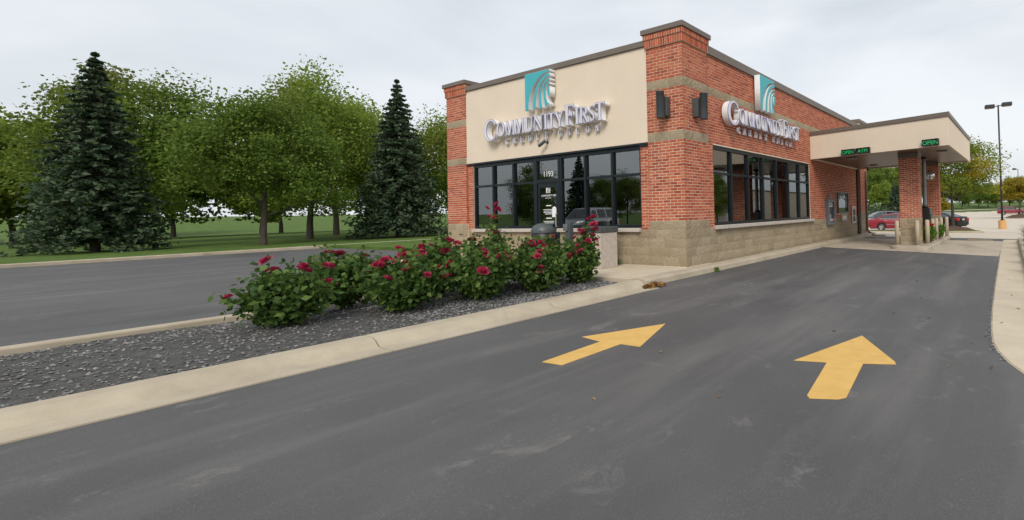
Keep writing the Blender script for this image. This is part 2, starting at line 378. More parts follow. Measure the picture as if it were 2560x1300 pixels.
# parking bay lines far away are worn off; one yellow dash across the drive exit
mk = MB().prism([(4.55, 13.55), (5.45, 13.48), (5.45, 13.66), (4.55, 13.73)], lambda x, y: gz(x, y) + 0.001, lambda x, y: gz(x, y) + 0.005)
tag(mk.build('painted_dash', M_YEL), 'short yellow painted dash across the drive exit beyond the concrete pad', 'road marking')

# kerb along the building: one segment after another
def kerb_run(name, prof_fn, ys, mat, label=None, kind='structure'):
    """prof_fn(y) -> list of (x,z) from the back top round to the road"""
    for a, b2 in zip(ys[:-1], ys[1:]):
        mb = MB(); st = fr(a + 0.006, b2 - 0.006, max(1, int((b2 - a) / 0.8)))
        n = None
        for y in st:
            pr = prof_fn(y); n = len(pr)
            for (x, z) in pr: mb.v.append((x, y, z))
        for j in range(len(st) - 1):
            for i in range(n):
                k = (i + 1) % n
                mb.f.append((j * n + i, j * n + k, (j + 1) * n + k, (j + 1) * n + i))
        mb.f.append(tuple(range(n))[::-1]); mb.f.append(tuple((len(st) - 1) * n + i for i in range(n)))
        o = mb.build(name, mat, None, smooth=False); bm = bmesh.new(); bm.from_mesh(o.data); bmesh.ops.recalc_face_normals(bm, faces=bm.faces); bm.to_mesh(o.data); bm.free()
        tag(o, kind=kind)
def prof_wall(y):
    o = 0.02 * math.sin(y * 0.35)
    return [(0.012, -0.30), (0.012, -0.018), (0.26 + o, -0.022), (0.315 + o, -0.035), (0.335 + o, -0.06), (0.365 + o, -0.30)]
kerb_run('kerb', prof_wall, [-1.78, 0.45, 3.1, 5.8, 8.6, 11.4, 14.2, 15.9], M_KERB)
def prof_bed(y):
    d = max(0, min(1, (-1.8 - y) / 1.2)); w = 0.02 * math.sin(y * 0.8)
    zt = -0.03 - 0.03 * d
    return [(0.03, -0.32), (0.03, zt), (0.20 + w, zt - 0.004), (0.27 + w, zt - 0.03), (0.34 + w, -0.142), (0.42, -0.152), (0.655, -0.148), (0.655, -0.32)]
kerb_run('kerb_and_gutter', prof_bed, [-12.5, -9.4, -6.2, -3.9, -1.80], M_KERB)
# front walk along the facade, in slabs
walk = MB().box(-9.6, 0.006, -1.80, 0.04, -0.30, -0.024).build('front_walk', M_KERB); tag(walk, kind='structure')
for i in range(7):
    a = -9.6 + i * 1.372
    MB().box(a + 0.006, a + 1.366, -1.86, 0.035, -0.12, -0.012).build('slab', M_WALK, walk, bevel=0.008, seg=2)
# left kerb of the rose bed and bed surface
for (a, b2) in ((-12.5, -8.9), (-8.88, -5.4), (-5.38, -1.90)):
    tag(MB().box(-2.98, -2.80, a, b2, -0.30, -0.03).build('bed_kerb', M_KERB, bevel=0.02), kind='structure')
mb = MB(); nx, ny = 14, 44
for j in range(ny + 1):
    for i in range(nx + 1):
        x = -2.80 + 2.83 * i / nx; y = -12.5 + 10.6 * j / ny
        e = min(i, nx - i) / (nx / 2)
        mb.v.append((x, y, -0.10 + 0.07 * e + 0.012 * math.sin(x * 5 + y * 3)))
for j in range(ny):
    for i in range(nx):
        q = j * (nx + 1) + i; mb.f.append((q, q + 1, q + nx + 2, q + nx + 1))
tag(mb.build('rose_bed', M_SOIL, smooth=True), kind='structure')
# gravel: loose stones
def stone_cloud(name, mat, P, size, gen):
    base = np.array([(1, 0, 0), (-1, 0, 0), (0, 1, 0), (0, -1, 0), (0, 0, 1), (0, 0, -1)], float)
    F = np.array([(0, 2, 4), (2, 1, 4), (1, 3, 4), (3, 0, 4), (2, 0, 5), (1, 2, 5), (3, 1, 5), (0, 3, 5)])
    n = len(P); sc = size * gen.uniform(0.5, 1.3, (n, 1, 1)) * gen.uniform(0.6, 1.2, (n, 1, 3)); sc[:, :, 2] *= 0.6
    V = base[None] * sc + gen.normal(0, 0.15, (n, 6, 3)) * size
    a = gen.uniform(0, 6.28, n); c, s_ = np.cos(a)[:, None], np.sin(a)[:, None]
    X = V[:, :, 0] * c - V[:, :, 1] * s_; Y = V[:, :, 0] * s_ + V[:, :, 1] * c
    V[:, :, 0] = X; V[:, :, 1] = Y; V += P[:, None, :]
    FF = (F[None] + (np.arange(n) * 6)[:, None, None]).reshape(-1, 3)
    me = bpy.data.meshes.new(name); me.from_pydata(V.reshape(-1, 3).tolist(), [], FF.tolist()); me.update()
    return link(name, me, mat)
n = 13000
P = np.stack([rng.uniform(-2.75, 0.0, n), np.concatenate([rng.uniform(-5.5, -1.9, n * 2 // 3), rng.uniform(-12.4, -5.5, n - n * 2 // 3)]), np.zeros(n)], 1)
P[:, 2] = -0.10 + 0.07 * np.minimum(P[:, 0] + 2.8, 0.03 - P[:, 0]) / 1.41 + 0.012 * np.sin(P[:, 0] * 5 + P[:, 1] * 3) + 0.006
tag(stone_cloud('bed_gravel', M_STONE, P, 0.018, rng), 'grey crushed gravel covering the rose bed beside the drive', 'gravel', kind='stuff')

# right hand concrete walk with its rounded near end, flush with the asphalt
edge = [(5.80, 14.1), (5.80, 10.4), (5.805, 7.5), (5.825, 4.5), (5.845, 1.2), (5.865, -1.0), (5.895, -2.4), (5.925, -2.95), (5.98, -3.30), (6.08, -3.66), (6.20, -3.95), (6.42, -4.32), (6.80, -4.72), (7.40, -5.05), (8.6, -5.3)]
rwalk = MB().prism([(6.30, 14.1)] + edge + [(8.6, -3.4), (7.1, -3.1), (6.42, -2.2), (6.36, 3.0)], lambda x, y: gz(x, y) - 0.10, lambda x, y: gz(x, y) + 0.004).build('right_walk', M_KERB); tag(rwalk, kind='structure')
ys_ = [14.08, 10.4, 6.9, 3.6, 0.6, -2.0]
def ex(y):
    for (p, q) in zip(edge[:-1], edge[1:]):
        if q[1] <= y <= p[1]: return p[0] + (q[0] - p[0]) * (p[1] - y) / (p[1] - q[1] + 1e-9)
    return edge[0][0]
def ix(y): return 6.30 + (0.06 * (14.1 - y) / 11.1 if y > 3 else 0.06 + 0.06 * (3 - y) / 5.2)
for a, b2 in zip(ys_[:-1], ys_[1:]):
    a -= 0.006; b2 += 0.006
    L_ = [(ex(a + (b2 - a) * k / 6) + 0.01, a + (b2 - a) * k / 6) for k in range(7)]
    MB().prism([(ix(a), a)] + L_ + [(ix(b2), b2)], lambda x, y: gz(x, y) - 0.05, lambda x, y: gz(x, y) + 0.012).build('slab', M_WALK, rwalk, bevel=0.006, seg=1)
a = -2.012
MB().prism([(ix(a), a), (ex(a) + 0.01, a)] + [(p[0] + 0.012, p[1] + 0.006) for p in edge if p[1] < a] + [(8.58, -3.45), (7.12, -3.15), (6.44, -2.25)], lambda x, y: gz(x, y) - 0.05, lambda x, y: gz(x, y) + 0.012).build('slab', M_WALK, rwalk, bevel=0.006, seg=1)
def prof_right(y):
    x0 = ix(y) - 0.015 if y > -2.0 else 6.42
    g = gz(6.3, y)
    return [(x0 + 0.16, g - 0.2), (x0 + 0.16, g + 0.13), (x0 + 0.05, g + 0.13), (x0 + 0.015, g + 0.11), (x0, g - 0.2)]
kerb_run('planting_kerb', prof_right, [-1.95, 0.9, 3.9, 7.0, 10.2, 13.6], M_KERB)
mb = MB(); mb.prism([(6.45, -2.2), (9.5, -3.0), (14, -3), (14, 13.6), (6.45, 13.6)], -0.5, -0.16)
tag(mb.build('planting_bed', M_MULCH), kind='structure')

# painted arrows
ZA = lambda x, y: gz(x, y) + 0.004
def arrow(name, pts, label):
    o = MB().prism(pts, lambda x, y: gz(x, y) + 0.001, ZA).build(name, M_YEL)
    tag(o, label, 'road marking', 'painted drive arrows')
arrow('painted_arrow', [(4.681, -3.337), (4.357, -4.509), (4.644, -4.419), (4.768, -5.25), (4.806, -5.296), (4.998, -5.21), (5.04, -5.15), (4.943, -4.294), (5.206, -4.176), (5.182, -4.102)],
      'right of two yellow painted arrows, on the open drive towards the canopy')
arrow('painted_arrow', [(2.406, -3.917), (1.953, -4.863), (2.277, -4.91), (2.302, -5.689), (2.544, -5.662), (2.541, -4.871), (2.79, -4.855)],
      'left of two yellow painted arrows, nearer the rose bed kerb')
# parking island beyond the cross drive: kerb, grass, mulch mound
def isl(poly, z0, z1, mat, name, parent=None, bev=0.03):
    return MB().prism(poly, lambda x, y: gz(x, y) + z0, lambda x, y: gz(x, y) + z1).build(name, mat, parent, bevel=bev)
out_ = [(-14, 22.3), (3.9, 22.3), (4.5, 22.7), (4.7, 23.6), (4.5, 24.5), (3.9, 24.9), (-14, 24.9)]
inn_ = [(-13.9, 22.5), (3.8, 22.5), (4.33, 22.85), (4.5, 23.6), (4.33, 24.35), (3.8, 24.7), (-13.9, 24.7)]
ki = isl(out_, -0.2, 0.12, M_KERB, 'parking_island'); tag(ki, kind='structure')
tag(isl(inn_, 0.05, 0.15, M_GRASS, 'island_grass', None, 0.0), kind='structure')
def mound(cx, cy, rx, ry, h, name, kind='structure'):
    mb = MB(); n, rgs = 26, 7
    for j in range(rgs + 1):
        r = j / rgs
        for i in range(n):
            t = 2 * math.pi * i / n; w = 1 + 0.10 * math.sin(3 * t + cx) + 0.06 * math.sin(7 * t)
            x, y = cx + rx * r * w * math.cos(t), cy + ry * r * w * math.sin(t)
            mb.v.append((x, y, gz(cx, cy) + 0.12 + h * (1 - r * r) * (1 + 0.12 * math.sin(9 * x + 5 * y)) - 0.02))
    for j in range(rgs):
        for i in range(n):
            k = (i + 1) % n; mb.f.append((j * n + i, j * n + k, (j + 1) * n + k, (j + 1) * n + i))
    return tag(mb.build(name, M_MULCH, smooth=True), kind=kind)
mound(2.95, 23.6, 1.45, 1.0, 0.30, 'mulch_mound')
mound(7.6, 79.3, 2.6, 1.6, 0.55, 'mulch_mound')
# pale footpath on the far bank
pv = MB(); xs = fr(-60, 60, 40)
for x in xs:
    for d in (26, 34): y = bound(x) + d; pv.v.append((x, y, gz(x, y) + 0.05))
for i in range(len(xs) - 1): pv.f.append((2 * i, 2 * i + 2, 2 * i + 3, 2 * i + 1))
tag(pv.build('footpath', M_LOT), kind='structure')
# front lawn and kerb beyond the front car park (left)
lk = MB().box(-24.3, -24.0, -60, 20, -0.4, -0.02).build('lawn_kerb', M_KERB, bevel=0.03); tag(lk, kind='structure')
tag(MB().box(-70, -24.28, -60, 90, -0.5, -0.04).build('front_lawn', M_GRASS), kind='structure')
tag(MB().box(-24.28, -9.7, 2.2, 60, -0.5, -0.03).build('side_lawn', M_GRASS), kind='structure')

# ------------------------------------------------------------------ masonry
SIDE = R_(90)          # wall whose face looks to +X;  0 = face looks to -Y (to the front)
CAMP = Vector((6.1486, -8.7627, 1.1923))
class Masonry:
    def __init__(s): s.p = []
    def to_world(s, O, rot, u, n, z):      # n is outwards
        return (O[0] + u, O[1] - n, O[2] + z) if rot == 0 else (O[0] + n, O[1] + u, O[2] + z)
    def courses(s, O, rot, u0, u1, z0, z1, holes=(), mod=0.2032, joint=0.0125, phase=0):
        nrow = max(1, round((z1 - z0) / 0.0677)); ch = (z1 - z0) / nrow
        for r in range(nrow):
            za, zb = z0 + r * ch + joint / 2, z0 + (r + 1) * ch - joint / 2
            off = ((r + phase) % 2) * mod / 2
            segs = [(u0, u1)]
            for (a, b, c, d) in holes:
                if zb > c and za < d:
                    ns = []
                    for (p, q) in segs:
                        if b <= p or a >= q: ns.append((p, q))
                        else:
                            if a > p: ns.append((p, a))
                            if b < q: ns.append((b, q))
                    segs = ns
            for (p, q) in segs:
                k = math.floor((p - u0 - off) / mod)
                while True:
                    a = u0 + off + k * mod; b = a + mod; k += 1
                    if a >= q - 1e-4: break
                    aa, bb = max(a, p), min(b, q)
                    if bb - aa < 0.045: continue
                    ja = joint / 2 if aa > p + 1e-5 else 0.0; jb = joint / 2 if bb < q - 1e-5 else 0.0
                    s.p.append((O, rot, aa + ja, bb - jb, za, zb))
    def emit(s, parent, limit, name='brick', restname='brick_courses', depth=0.0045):
        full = []
        for i, (O, rot, a, b, za, zb) in enumerate(s.p):
            if b - a > 0.185:
                w = Vector(s.to_world(O, rot, (a + b) / 2, 0, (za + zb) / 2)); full.append(((w - CAMP).length, i))
        full.sort(); chosen = set(i for _, i in full[:limit]); cache = {}
        V = []; F = []
        fc = [(0, 1, 5, 4), (1, 2, 6, 5), (3, 0, 4, 7), (4, 5, 6, 7), (0, 3, 2, 1)]
        for i, (O, rot, a, b, za, zb) in enumerate(s.p):
            jit = random.uniform(-0.0014, 0.0016)
            if i in chosen:
                key = (round(b - a, 3), round(zb - za, 4))
                if key not in cache:
                    l, h = (b - a) / 2, (zb - za) / 2; c = 0.0015
                    m_ = MB(); m_.add([(-l, 0.006, -h), (l, 0.006, -h), (l, 0.006, h), (-l, 0.006, h), (-l, -depth + c, -h), (l, -depth + c, -h), (l, -depth + c, h), (-l, -depth + c, h),
                                       (-l + c, -depth, -h + c), (l - c, -depth, -h + c), (l - c, -depth, h - c), (-l + c, -depth, h - c)],
                                      [(0, 1, 5, 4), (1, 2, 6, 5), (2, 3, 7, 6), (3, 0, 4, 7), (4, 5, 9, 8), (5, 6, 10, 9), (6, 7, 11, 10), (7, 4, 8, 11), (8, 9, 10, 11)])
                    cache[key] = m_.mesh('brick'); cache[key].materials.append(M_BRICK)
                w = s.to_world(O, rot, (a + b) / 2, jit, (za + zb) / 2)
                link(name, cache[key], None, parent, w, (0, 0, rot))
            else:
                q = len(V)
                for (u, n_, z) in ((a, -0.006, za), (b, -0.006, za), (b, -0.006, zb), (a, -0.006, zb), (a, depth + jit, za), (b, depth + jit, za), (b, depth + jit, zb), (a, depth + jit, zb)):
                    V.append(s.to_world(O, rot, u, n_, z))
                F += [(q, q + 1, q + 5, q + 4), (q + 1, q + 2, q + 6, q + 5), (q + 2, q + 3, q + 7, q + 6), (q + 3, q, q + 4, q + 7), (q + 4, q + 5, q + 6, q + 7)]
        if V:
            me = bpy.data.meshes.new(restname); me.from_pydata(V, [], F); me.update()
            o = link(restname, me, M_BRICK, parent); o['kind'] = 'stuff'

# split faced blocks: a few rough variants sharing their meshes
def block_variants(n=7, L=0.397, H=0.1935):
    res = []
    g = np.random.default_rng(3)
    for k in range(n):
        nx, nz_ = 6, 3; m_ = MB()
        for j in range(nz_ + 1):
            for i in range(nx + 1):
                edge = i in (0, nx) or j in (0, nz_)
                d = 0.006 + (g.uniform(-0.0015, 0.0015) if edge else g.uniform(0.0, 0.011))
                m_.v.append((-L / 2 + L * i / nx, -d, -H / 2 + H * j / nz_))
        for j in range(nz_):
            for i in range(nx):
                a = j * (nx + 1) + i; m_.f.append((a, a + 1, a + nx + 2, a + nx + 1))
        ring = [i for i in range(nx + 1)] + [j * (nx + 1) + nx for j in range(1, nz_ + 1)] + [nz_ * (nx + 1) + i for i in range(nx - 1, -1, -1)] + [j * (nx + 1) for j in range(nz_ - 1, 0, -1)]
        b = len(m_.v); m_.v += [(m_.v[i][0], 0.006, m_.v[i][2]) for i in ring]
        for q in range(len(ring)):
            w = (q + 1) % len(ring); m_.f.append((ring[w], ring[q], b + q, b + w))
        me = m_.mesh('block'); me.materials.append(M_BLOCK); res.append(me)
    return res
BLK = block_variants()
def blocks(parent, O, rot, u0, u1, z0, rows, holes=(), phase=0, mod=0.4064, ch=0.2032):
    ms = Masonry()
    for r in range(rows):
        za, zb = z0 + r * ch, z0 + (r + 1) * ch; off = ((r + phase) % 2) * mod / 2
        k = math.floor(-off / mod) - 1
        while True:
            a = u0 + off + k * mod; b = a + mod; k += 1
            if a >= u1 - 1e-4: break
            aa, bb = max(a, u0), min(b, u1)
            if bb - aa < 0.05: continue
            if any(bb > h[0] + .01 and aa < h[1] - .01 and zb > h[2] + .01 and za < h[3] - .01 for h in holes): continue
            w = ms.to_world(O, rot, (aa + bb) / 2, 0, (za + zb) / 2)
            o = link('block', random.choice(BLK), None, parent, w, (0, 0, rot))
            o.scale = ((bb - aa - 0.008) / 0.397, 1, (ch - 0.008) / 0.1935)

# ------------------------------------------------------------------ the credit union building
bld = empty('brick_building', (0, 0, 0))
tag(bld, 'single storey red brick and cream stucco building with a tall corner pillar', 'building')
def part(name, mat, mb, bevel=0.0, parent=bld): return mb.build(name, mat, parent, bevel=bevel)
ZT = 5.0
# cores: mortar coloured backing behind bricks
part('pillar_core', M_MORTAR, MB().box(-1.02 + 0.0105, -0.0105, 0.0105, 1.02, -0.25, 5.30))
part('wall_core', M_MORTAR, MB().box(-0.32, -0.0605, 1.02, 1.30, -0.25, ZT).box(-0.32, -0.0605, 7.88, 10.99, -0.25, ZT).box(-0.32, -0.0605, 1.30, 7.88, -0.25, 0.80)
     .box(-0.32, -0.0605, 1.30, 7.88, 2.83, ZT).box(-0.32, -0.0605, 10.99, 12.46, -0.25, 1.0).box(-0.32, -0.0605, 10.99, 12.46, 1.89, ZT).box(-0.32, -0.0605, 12.46, 15.0, -0.25, ZT))
part('wall_core', M_MORTAR, MB().box(-1.29, -1.02 + 0.01, 0.0605, 0.32, -0.25, 2.80).box(-4.08, -1.29, 0.0605, 0.32, -0.25, 0.80).box(-7.87, -5.08, 0.0605, 0.32, -0.25, 0.80)
     .box(-8.14, -7.87, 0.0605, 0.32, -0.25, 2.80))
part('pillar_core', M_MORTAR, MB().box(-9.16 + 0.0105, -8.14 - 0.0105, 0.0105, 1.02, -0.25, 5.30))
part('wall_core', M_BRICK, MB().box(-9.10, -8.85, 1.02, 15.0, -0.25, ZT).box(-9.10, -0.32, 15.0, 15.25, -0.25, ZT))
part('pillar_core', M_MORTAR, MB().box(-1.0, -0.0105, 14.50, 15.80, -0.25, 5.30))
part('roof_deck', M_COPING, MB().box(-9.0, -0.2, 0.3, 15.1, 4.70, 4.80))
part('stucco_panel', M_EIFS, MB().box(-8.15, -1.005, 0.03, 0.32, 2.845, 5.07), 0.004)
for zz in ():
    pass
bw = Masonry()
P1 = [(1.016, 2.83), (3.034, 4.02), (4.222, 4.99)]
for (z0, z1) in P1:
    bw.courses((0, 0.0105, 0), 0, -1.02, 0.0, z0, z1)
    bw.courses((-0.0105, 0, 0), SIDE, 0.0105, 1.03, z0, z1, phase=1)
    bw.courses((0, 0.0105, 0), 0, -9.16, -8.14, z0, z1)
    bw.courses((-8.14 - 0.0105, 0, 0), SIDE, 0.0105, 0.06, z0, z1, phase=1)
WIN = (1.30, 7.88, 0.80, 2.83); TEL = (10.99, 12.46, 1.0, 1.89)
bw.courses((-0.0605, 0, 0), SIDE, 1.03, 14.50, 0.813, 4.02, holes=(WIN, TEL))
bw.courses((-0.0605, 0, 0), SIDE, 1.03, 14.50, 4.222, 4.99)
bw.courses((0, 0.0605, 0), 0, -1.29, -1.02, 0.813, 2.80)
bw.courses((0, 0.0605, 0), 0, -8.14, -7.87, 0.813, 2.80)
for (z0, z1) in ((1.016, 4.02), (4.222, 5.18)):
    bw.courses((-0.0105, 0, 0), SIDE, 14.50, 15.80, z0, z1)
    bw.courses((0, 14.50, 0), 0, -0.05, 0.0, z0, z1)
bw.emit(bld, 300)
# blocks and bands
blocks(bld, (0, 0.0105, 0), 0, -1.02, 0.0, 0.0, 5, phase=0)
blocks(bld, (-0.0105, 0, 0), SIDE, 0.0, 1.03, 0.0, 5, phase=1)
blocks(bld, (0, 0.0105, 0), 0, -9.16, -8.14, 0.0, 5)
blocks(bld, (-0.0605, 0, 0), SIDE, 1.03, 14.50, 0.0, 4)
blocks(bld, (-0.0605, 0, 0), SIDE, 1.05, 14.5, -0.2032, 1, phase=1)
blocks(bld, (0, 0.0605, 0), 0, -4.08, -1.02, 0.0, 4)
blocks(bld, (0, 0.0605, 0), 0, -8.14, -5.08, 0.0, 4)
blocks(bld, (-0.0105, 0, 0), SIDE, 14.50, 15.80, 0.0, 5)
for zb in (2.83, 4.02):
    blocks(bld, (0, 0.0105, 0), 0, -1.02, 0.0, zb, 1, phase=1)
    blocks(bld, (-0.0105, 0, 0), SIDE, 0.0, 1.03, zb, 1)
    blocks(bld, (0, 0.0105, 0), 0, -9.16, -8.14, zb, 1, phase=1)
blocks(bld, (-0.0605, 0, 0), SIDE, 1.03, 14.50, 4.02, 1)
# soldier and rowlock bands, then copings
def soldier(x0, x1, y0, y1, z0, z1, proud):
    L_ = (z1 - z0 - 0.010) / 2
    m_ = MB().box(-0.0275, 0.0275, -0.012, 0.02, -L_, L_).mesh('soldier_brick'); m_.materials.append(M_BRICK)
    nx = round((x1 - x0 + 2 * proud) / 0.0677); 
    for i in range(nx):
        u = x0 - proud + (i + 0.5) * (x1 - x0 + 2 * proud) / nx
        link('soldier_brick', m_, None, bld, (u, y0 - proud + 0.007, (z0 + z1) / 2))
    ny = round((y1 - y0 + proud) / 0.0677)
    for i in range(ny):
        u = y0 - proud + (i + 0.5) * (y1 - y0 + proud) / ny
        link('soldier_brick', m_, None, bld, (x1 + proud - 0.007, u, (z0 + z1) / 2), (0, 0, SIDE))
for (x0, x1) in ((-1.02, 0.0), (-9.16, -8.14)):
    part('band_core', M_MORTAR, MB().box(x0 - 0.024, x1 + 0.024, -0.024, 1.05, 4.992, 5.180))
    part('band_core', M_MORTAR, MB().box(x0 - 0.047, x1 + 0.047, -0.047, 1.07, 5.182, 5.302))
    soldier(x0, x1, 0.0, 1.03, 4.995, 5.180, 0.025); soldier(x0, x1, 0.0, 1.05, 5.182, 5.300, 0.048)
    part('coping', M_COPING, MB().box(x0 - 0.085, x1 + 0.085, -0.085, 1.11, 5.303, 5.42), 0.006)
part('coping', M_COPING, MB().box(-1.05, 0.06, 14.44, 15.86, 5.30, 5.44), 0.006)
part('coping', M_COPING, MB().box(-0.36, -0.005, 1.07, 14.44, 5.0, 5.205), 0.006)
part('coping', M_COPING, MB().box(-8.12, -1.045, -0.02, 0.36, 5.072, 5.21), 0.006)
part('flashing', M_FRAME, MB().box(-8.13, -1.025, 0.005, 0.30, 2.795, 2.842))
part('jamb_cap', M_FRAME, MB().box(-1.285, -1.03, 0.02, 0.06, 2.755, 2.793))

def window(label, O, rot, u0, u1, z0, z1, mull, rail, skip_low=(), fw=0.055, mw=0.062, d=0.11, gl=M_GLASS):
    """frame with mullions, rails and panes as sub-parts; local x along the wall, -y outwards"""
    def B(x0, x1, za, zb, ya=0.0, yb=d): return MB().box(x0, x1, ya, yb, za, zb)
    fm = MB().box(u0, u0 + fw, 0, d, z0, z1).box(u1 - fw, u1, 0, d, z0, z1).box(u0 + fw, u1 - fw, 0.002, d, z1 - 0.085, z1).box(u0 + fw, u1 - fw, 0.002, d, z0, z0 + 0.075)
    f = fm.build('window_frame', M_FRAME, bld, O, (0, 0, rot))
    if label: f['label'] = label
    xs = [u0 + fw] + sorted(mull) + [u1 - fw]
    for mx in mull: B(mx - mw / 2, mx + mw / 2, z0 + 0.075, z1 - 0.085, -0.012).build('mullion', M_FRAME, f)
    for i in range(len(xs) - 1):
        a = xs[i] + (mw / 2 if i else 0); b = xs[i + 1] - (mw / 2 if i < len(xs) - 2 else 0)
        if rail:
            B(a, b, rail - 0.03, rail + 0.03, 0.004).build('rail', M_FRAME, f)
            MB().box(a, b, 0.052, 0.058, rail + 0.03, z1 - 0.085).build('pane', gl, f)
            if i not in skip_low: MB().box(a, b, 0.052, 0.058, z0 + 0.075, rail - 0.03).build('pane', gl, f)
        else:
            MB().box(a, b, 0.052, 0.058, z0 + 0.075, z1 - 0.085).build('pane', gl, f)
    return f
# side window: seven bays
window('dark framed seven bay window in the brick side wall', (-0.085, 0, 0), SIDE, 1.30, 7.88, 0.86, 2.82, [1.30 + 0.94 * k for k in range(1, 7)], 2.15)
part('window_sill', M_SILL, MB().box(-0.20, 0.045, 1.285, 8.06, 0.765, 0.858), 0.012)
# front windows: three bays each side of the door bay
mull_r = [-4.08 + 0.93 * k for k in range(1, 3)]
window('dark framed window right of the entrance door', (0, 0.085, 0), 0, -4.08, -1.29, 0.86, 2.79, mull_r, 2.13)
window('dark framed window left of the entrance door', (0, 0.085, 0), 0, -7.87, -5.08, 0.86, 2.79, [-7.87 + 0.93 * k for k in range(1, 3)], 2.13)
part('window_sill', M_SILL, MB().box(-4.10, -1.30, -0.045, 0.20, 0.765, 0.858), 0.012)
part('window_sill', M_SILL, MB().box(-7.86, -5.06, -0.045, 0.20, 0.765, 0.858), 0.012)
# entrance door bay
df = MB().box(-5.075, -5.0, 0.08, 0.20, -0.01, 2.79).box(-4.16, -4.085, 0.08, 0.20, -0.01, 2.79).box(-5.0, -4.16, 0.082, 0.20, 2.70, 2.79).box(-5.0, -4.16, 0.082, 0.20, 2.09, 2.19)
dfo = df.build('door_frame', M_FRAME, bld)
MB().box(-5.0, -4.16, 0.135, 0.141, 2.19, 2.70).build('transom_pane', M_GLASS, dfo)
dl = MB().box(-4.995, -4.90, 0.10, 0.15, 0.0, 2.085).box(-4.26, -4.165, 0.10, 0.15, 0.0, 2.085).box(-4.90, -4.26, 0.101, 0.15, 1.96, 2.085).box(-4.90, -4.26, 0.101, 0.15, 0.0, 0.25).build('door', M_FRAME, bld)
MB().box(-4.90, -4.26, 0.122, 0.128, 0.25, 1.96).build('pane', M_GLASS, dl)
MB().tube([(-4.21, 0.10, 0.9), (-4.21, 0.04, 0.9), (-4.21, 0.04, 1.25), (-4.21, 0.10, 1.25)], 0.014, 8).build('handle', M_STEEL, dl)
# interior seen through the glass
part('interior_floor', M_CARPET, MB().box(-8.84, -0.33, 0.33, 14.98, -0.20, -0.005))
part('interior_ceiling', M_ICEIL, MB().box(-8.84, -0.33, 0.33, 14.98, 2.95, 3.0))
part('interior_wall', M_IWALL, MB().box(-8.80, -5.3, 7.9, 8.0, -0.004, 2.948).box(-5.28, -5.18, 4.6, 14.97, -0.004, 2.948))
part('interior_wall', M_IWALL, MB().box(-3.1, -0.34, 8.25, 8.35, -0.004, 2.948).box(-2.6, -2.5, 0.4, 1.9, -0.004, 2.948))
part('teller_counter', M_WOOD, MB().box(-4.6, -2.4, 6.4, 7.0, 0.0, 1.05).box(-4.7, -2.3, 6.3, 7.05, 1.052, 1.09))
for (x, y) in ((-1.9, 4.3), (-1.7, 6.4)):
    ds = part('desk', M_WOOD, MB().box(x - 0.75, x + 0.75, y - 0.35, y + 0.35, 0.70, 0.74).box(x - 0.72, x - 0.68, y - 0.33, y + 0.33, 0, 0.699).box(x + 0.68, x + 0.72, y - 0.33, y + 0.33, 0, 0.699).box(x - 0.679, x + 0.679, y + 0.28, y + 0.31, 0.1, 0.699))
    MB().box(x - 0.25, x + 0.25, y + 0.02, y + 0.06, 0.80, 1.15).box(x - 0.04, x + 0.04, y, y + 0.05, 0.742, 0.798).build('monitor', M_BLACK, ds)
tag(MB().box(-0.30, -0.285, 1.47, 1.56, 0.868, 1.07).build('leaflet', M_TEAL), 'small green card standing behind the first pane of the side window', 'card')
tag(MB().box(-0.30, -0.285, 1.70, 1.83, 0.868, 1.10).build('leaflet', M_TEXT), 'small white card standing behind the first pane of the side window', 'card')

# downspout pair, ledge trim at the far corner
part('downspout', M_DSP, MB().tube([(0.0, 14.05, 3.0), (0.0, 14.05, 0.0)], 0.085, 4))
part('downspout', M_SOFFIT, MB().tube([(0.055, 15.35, 3.0), (0.055, 15.35, 0.16), (0.10, 15.35, 0.05), (0.42, 15.15, -0.12)], 0.05, 8))
tag(MB().box(0.36, 0.95, 14.95, 15.25, -0.165, -0.09).build('splash_block', M_KERB, bevel=0.02), 'small tan concrete splash block at the foot of the downspout', 'splash block')

# ------------------------------------------------------------------ lettering helpers
def ell(cx, cy, rx, ry, a0, a1, n=14):
    return [(cx + rx * math.cos(R_(a0 + (a1 - a0) * i / n)), cy + ry * math.sin(R_(a0 + (a1 - a0) * i / n))) for i in range(n + 1)]
def offs(pts, ws):
    Lf, Rt = [], []
    for i, p in enumerate(pts):
        a, b = pts[max(0, i - 1)], pts[min(len(pts) - 1, i + 1)]
        d = Vector((b[0] - a[0], b[1] - a[1])).normalized(); n_ = Vector((-d.y, d.x)); w = ws[i] / 2
        Lf.append((p[0] + n_.x * w, p[1] + n_.y * w)); Rt.append((p[0] - n_.x * w, p[1] - n_.y * w))
    return Lf + Rt[::-1]
G = {}
G['I'] = (0.30, [[(0, 0), (.3, 0), (.3, .05), (.235, .08), (.235, .92), (.3, .95), (.3, 1), (0, 1), (0, .95), (.065, .92), (.065, .08), (0, .05)]])
G['T'] = (0.70, [[(.2, 0), (.5, 0), (.5, .05), (.435, .08), (.435, .92), (.62, .92), (.66, .78), (.7, .78), (.69, 1), (.01, 1), (0, .78), (.04, .78), (.08, .92), (.265, .92), (.265, .08), (.2, .05)]])
G['F'] = (0.60, [[(0, 0), (.32, 0), (.32, .05), (.24, .08), (.24, .46), (.42, .46), (.45, .38), (.49, .38), (.49, .66), (.45, .66), (.42, .54), (.24, .54), (.24, .92), (.5, .92), (.55, .78), (.59, .78), (.58, 1), (0, 1), (0, .95), (.07, .92), (.07, .08), (0, .05)]])
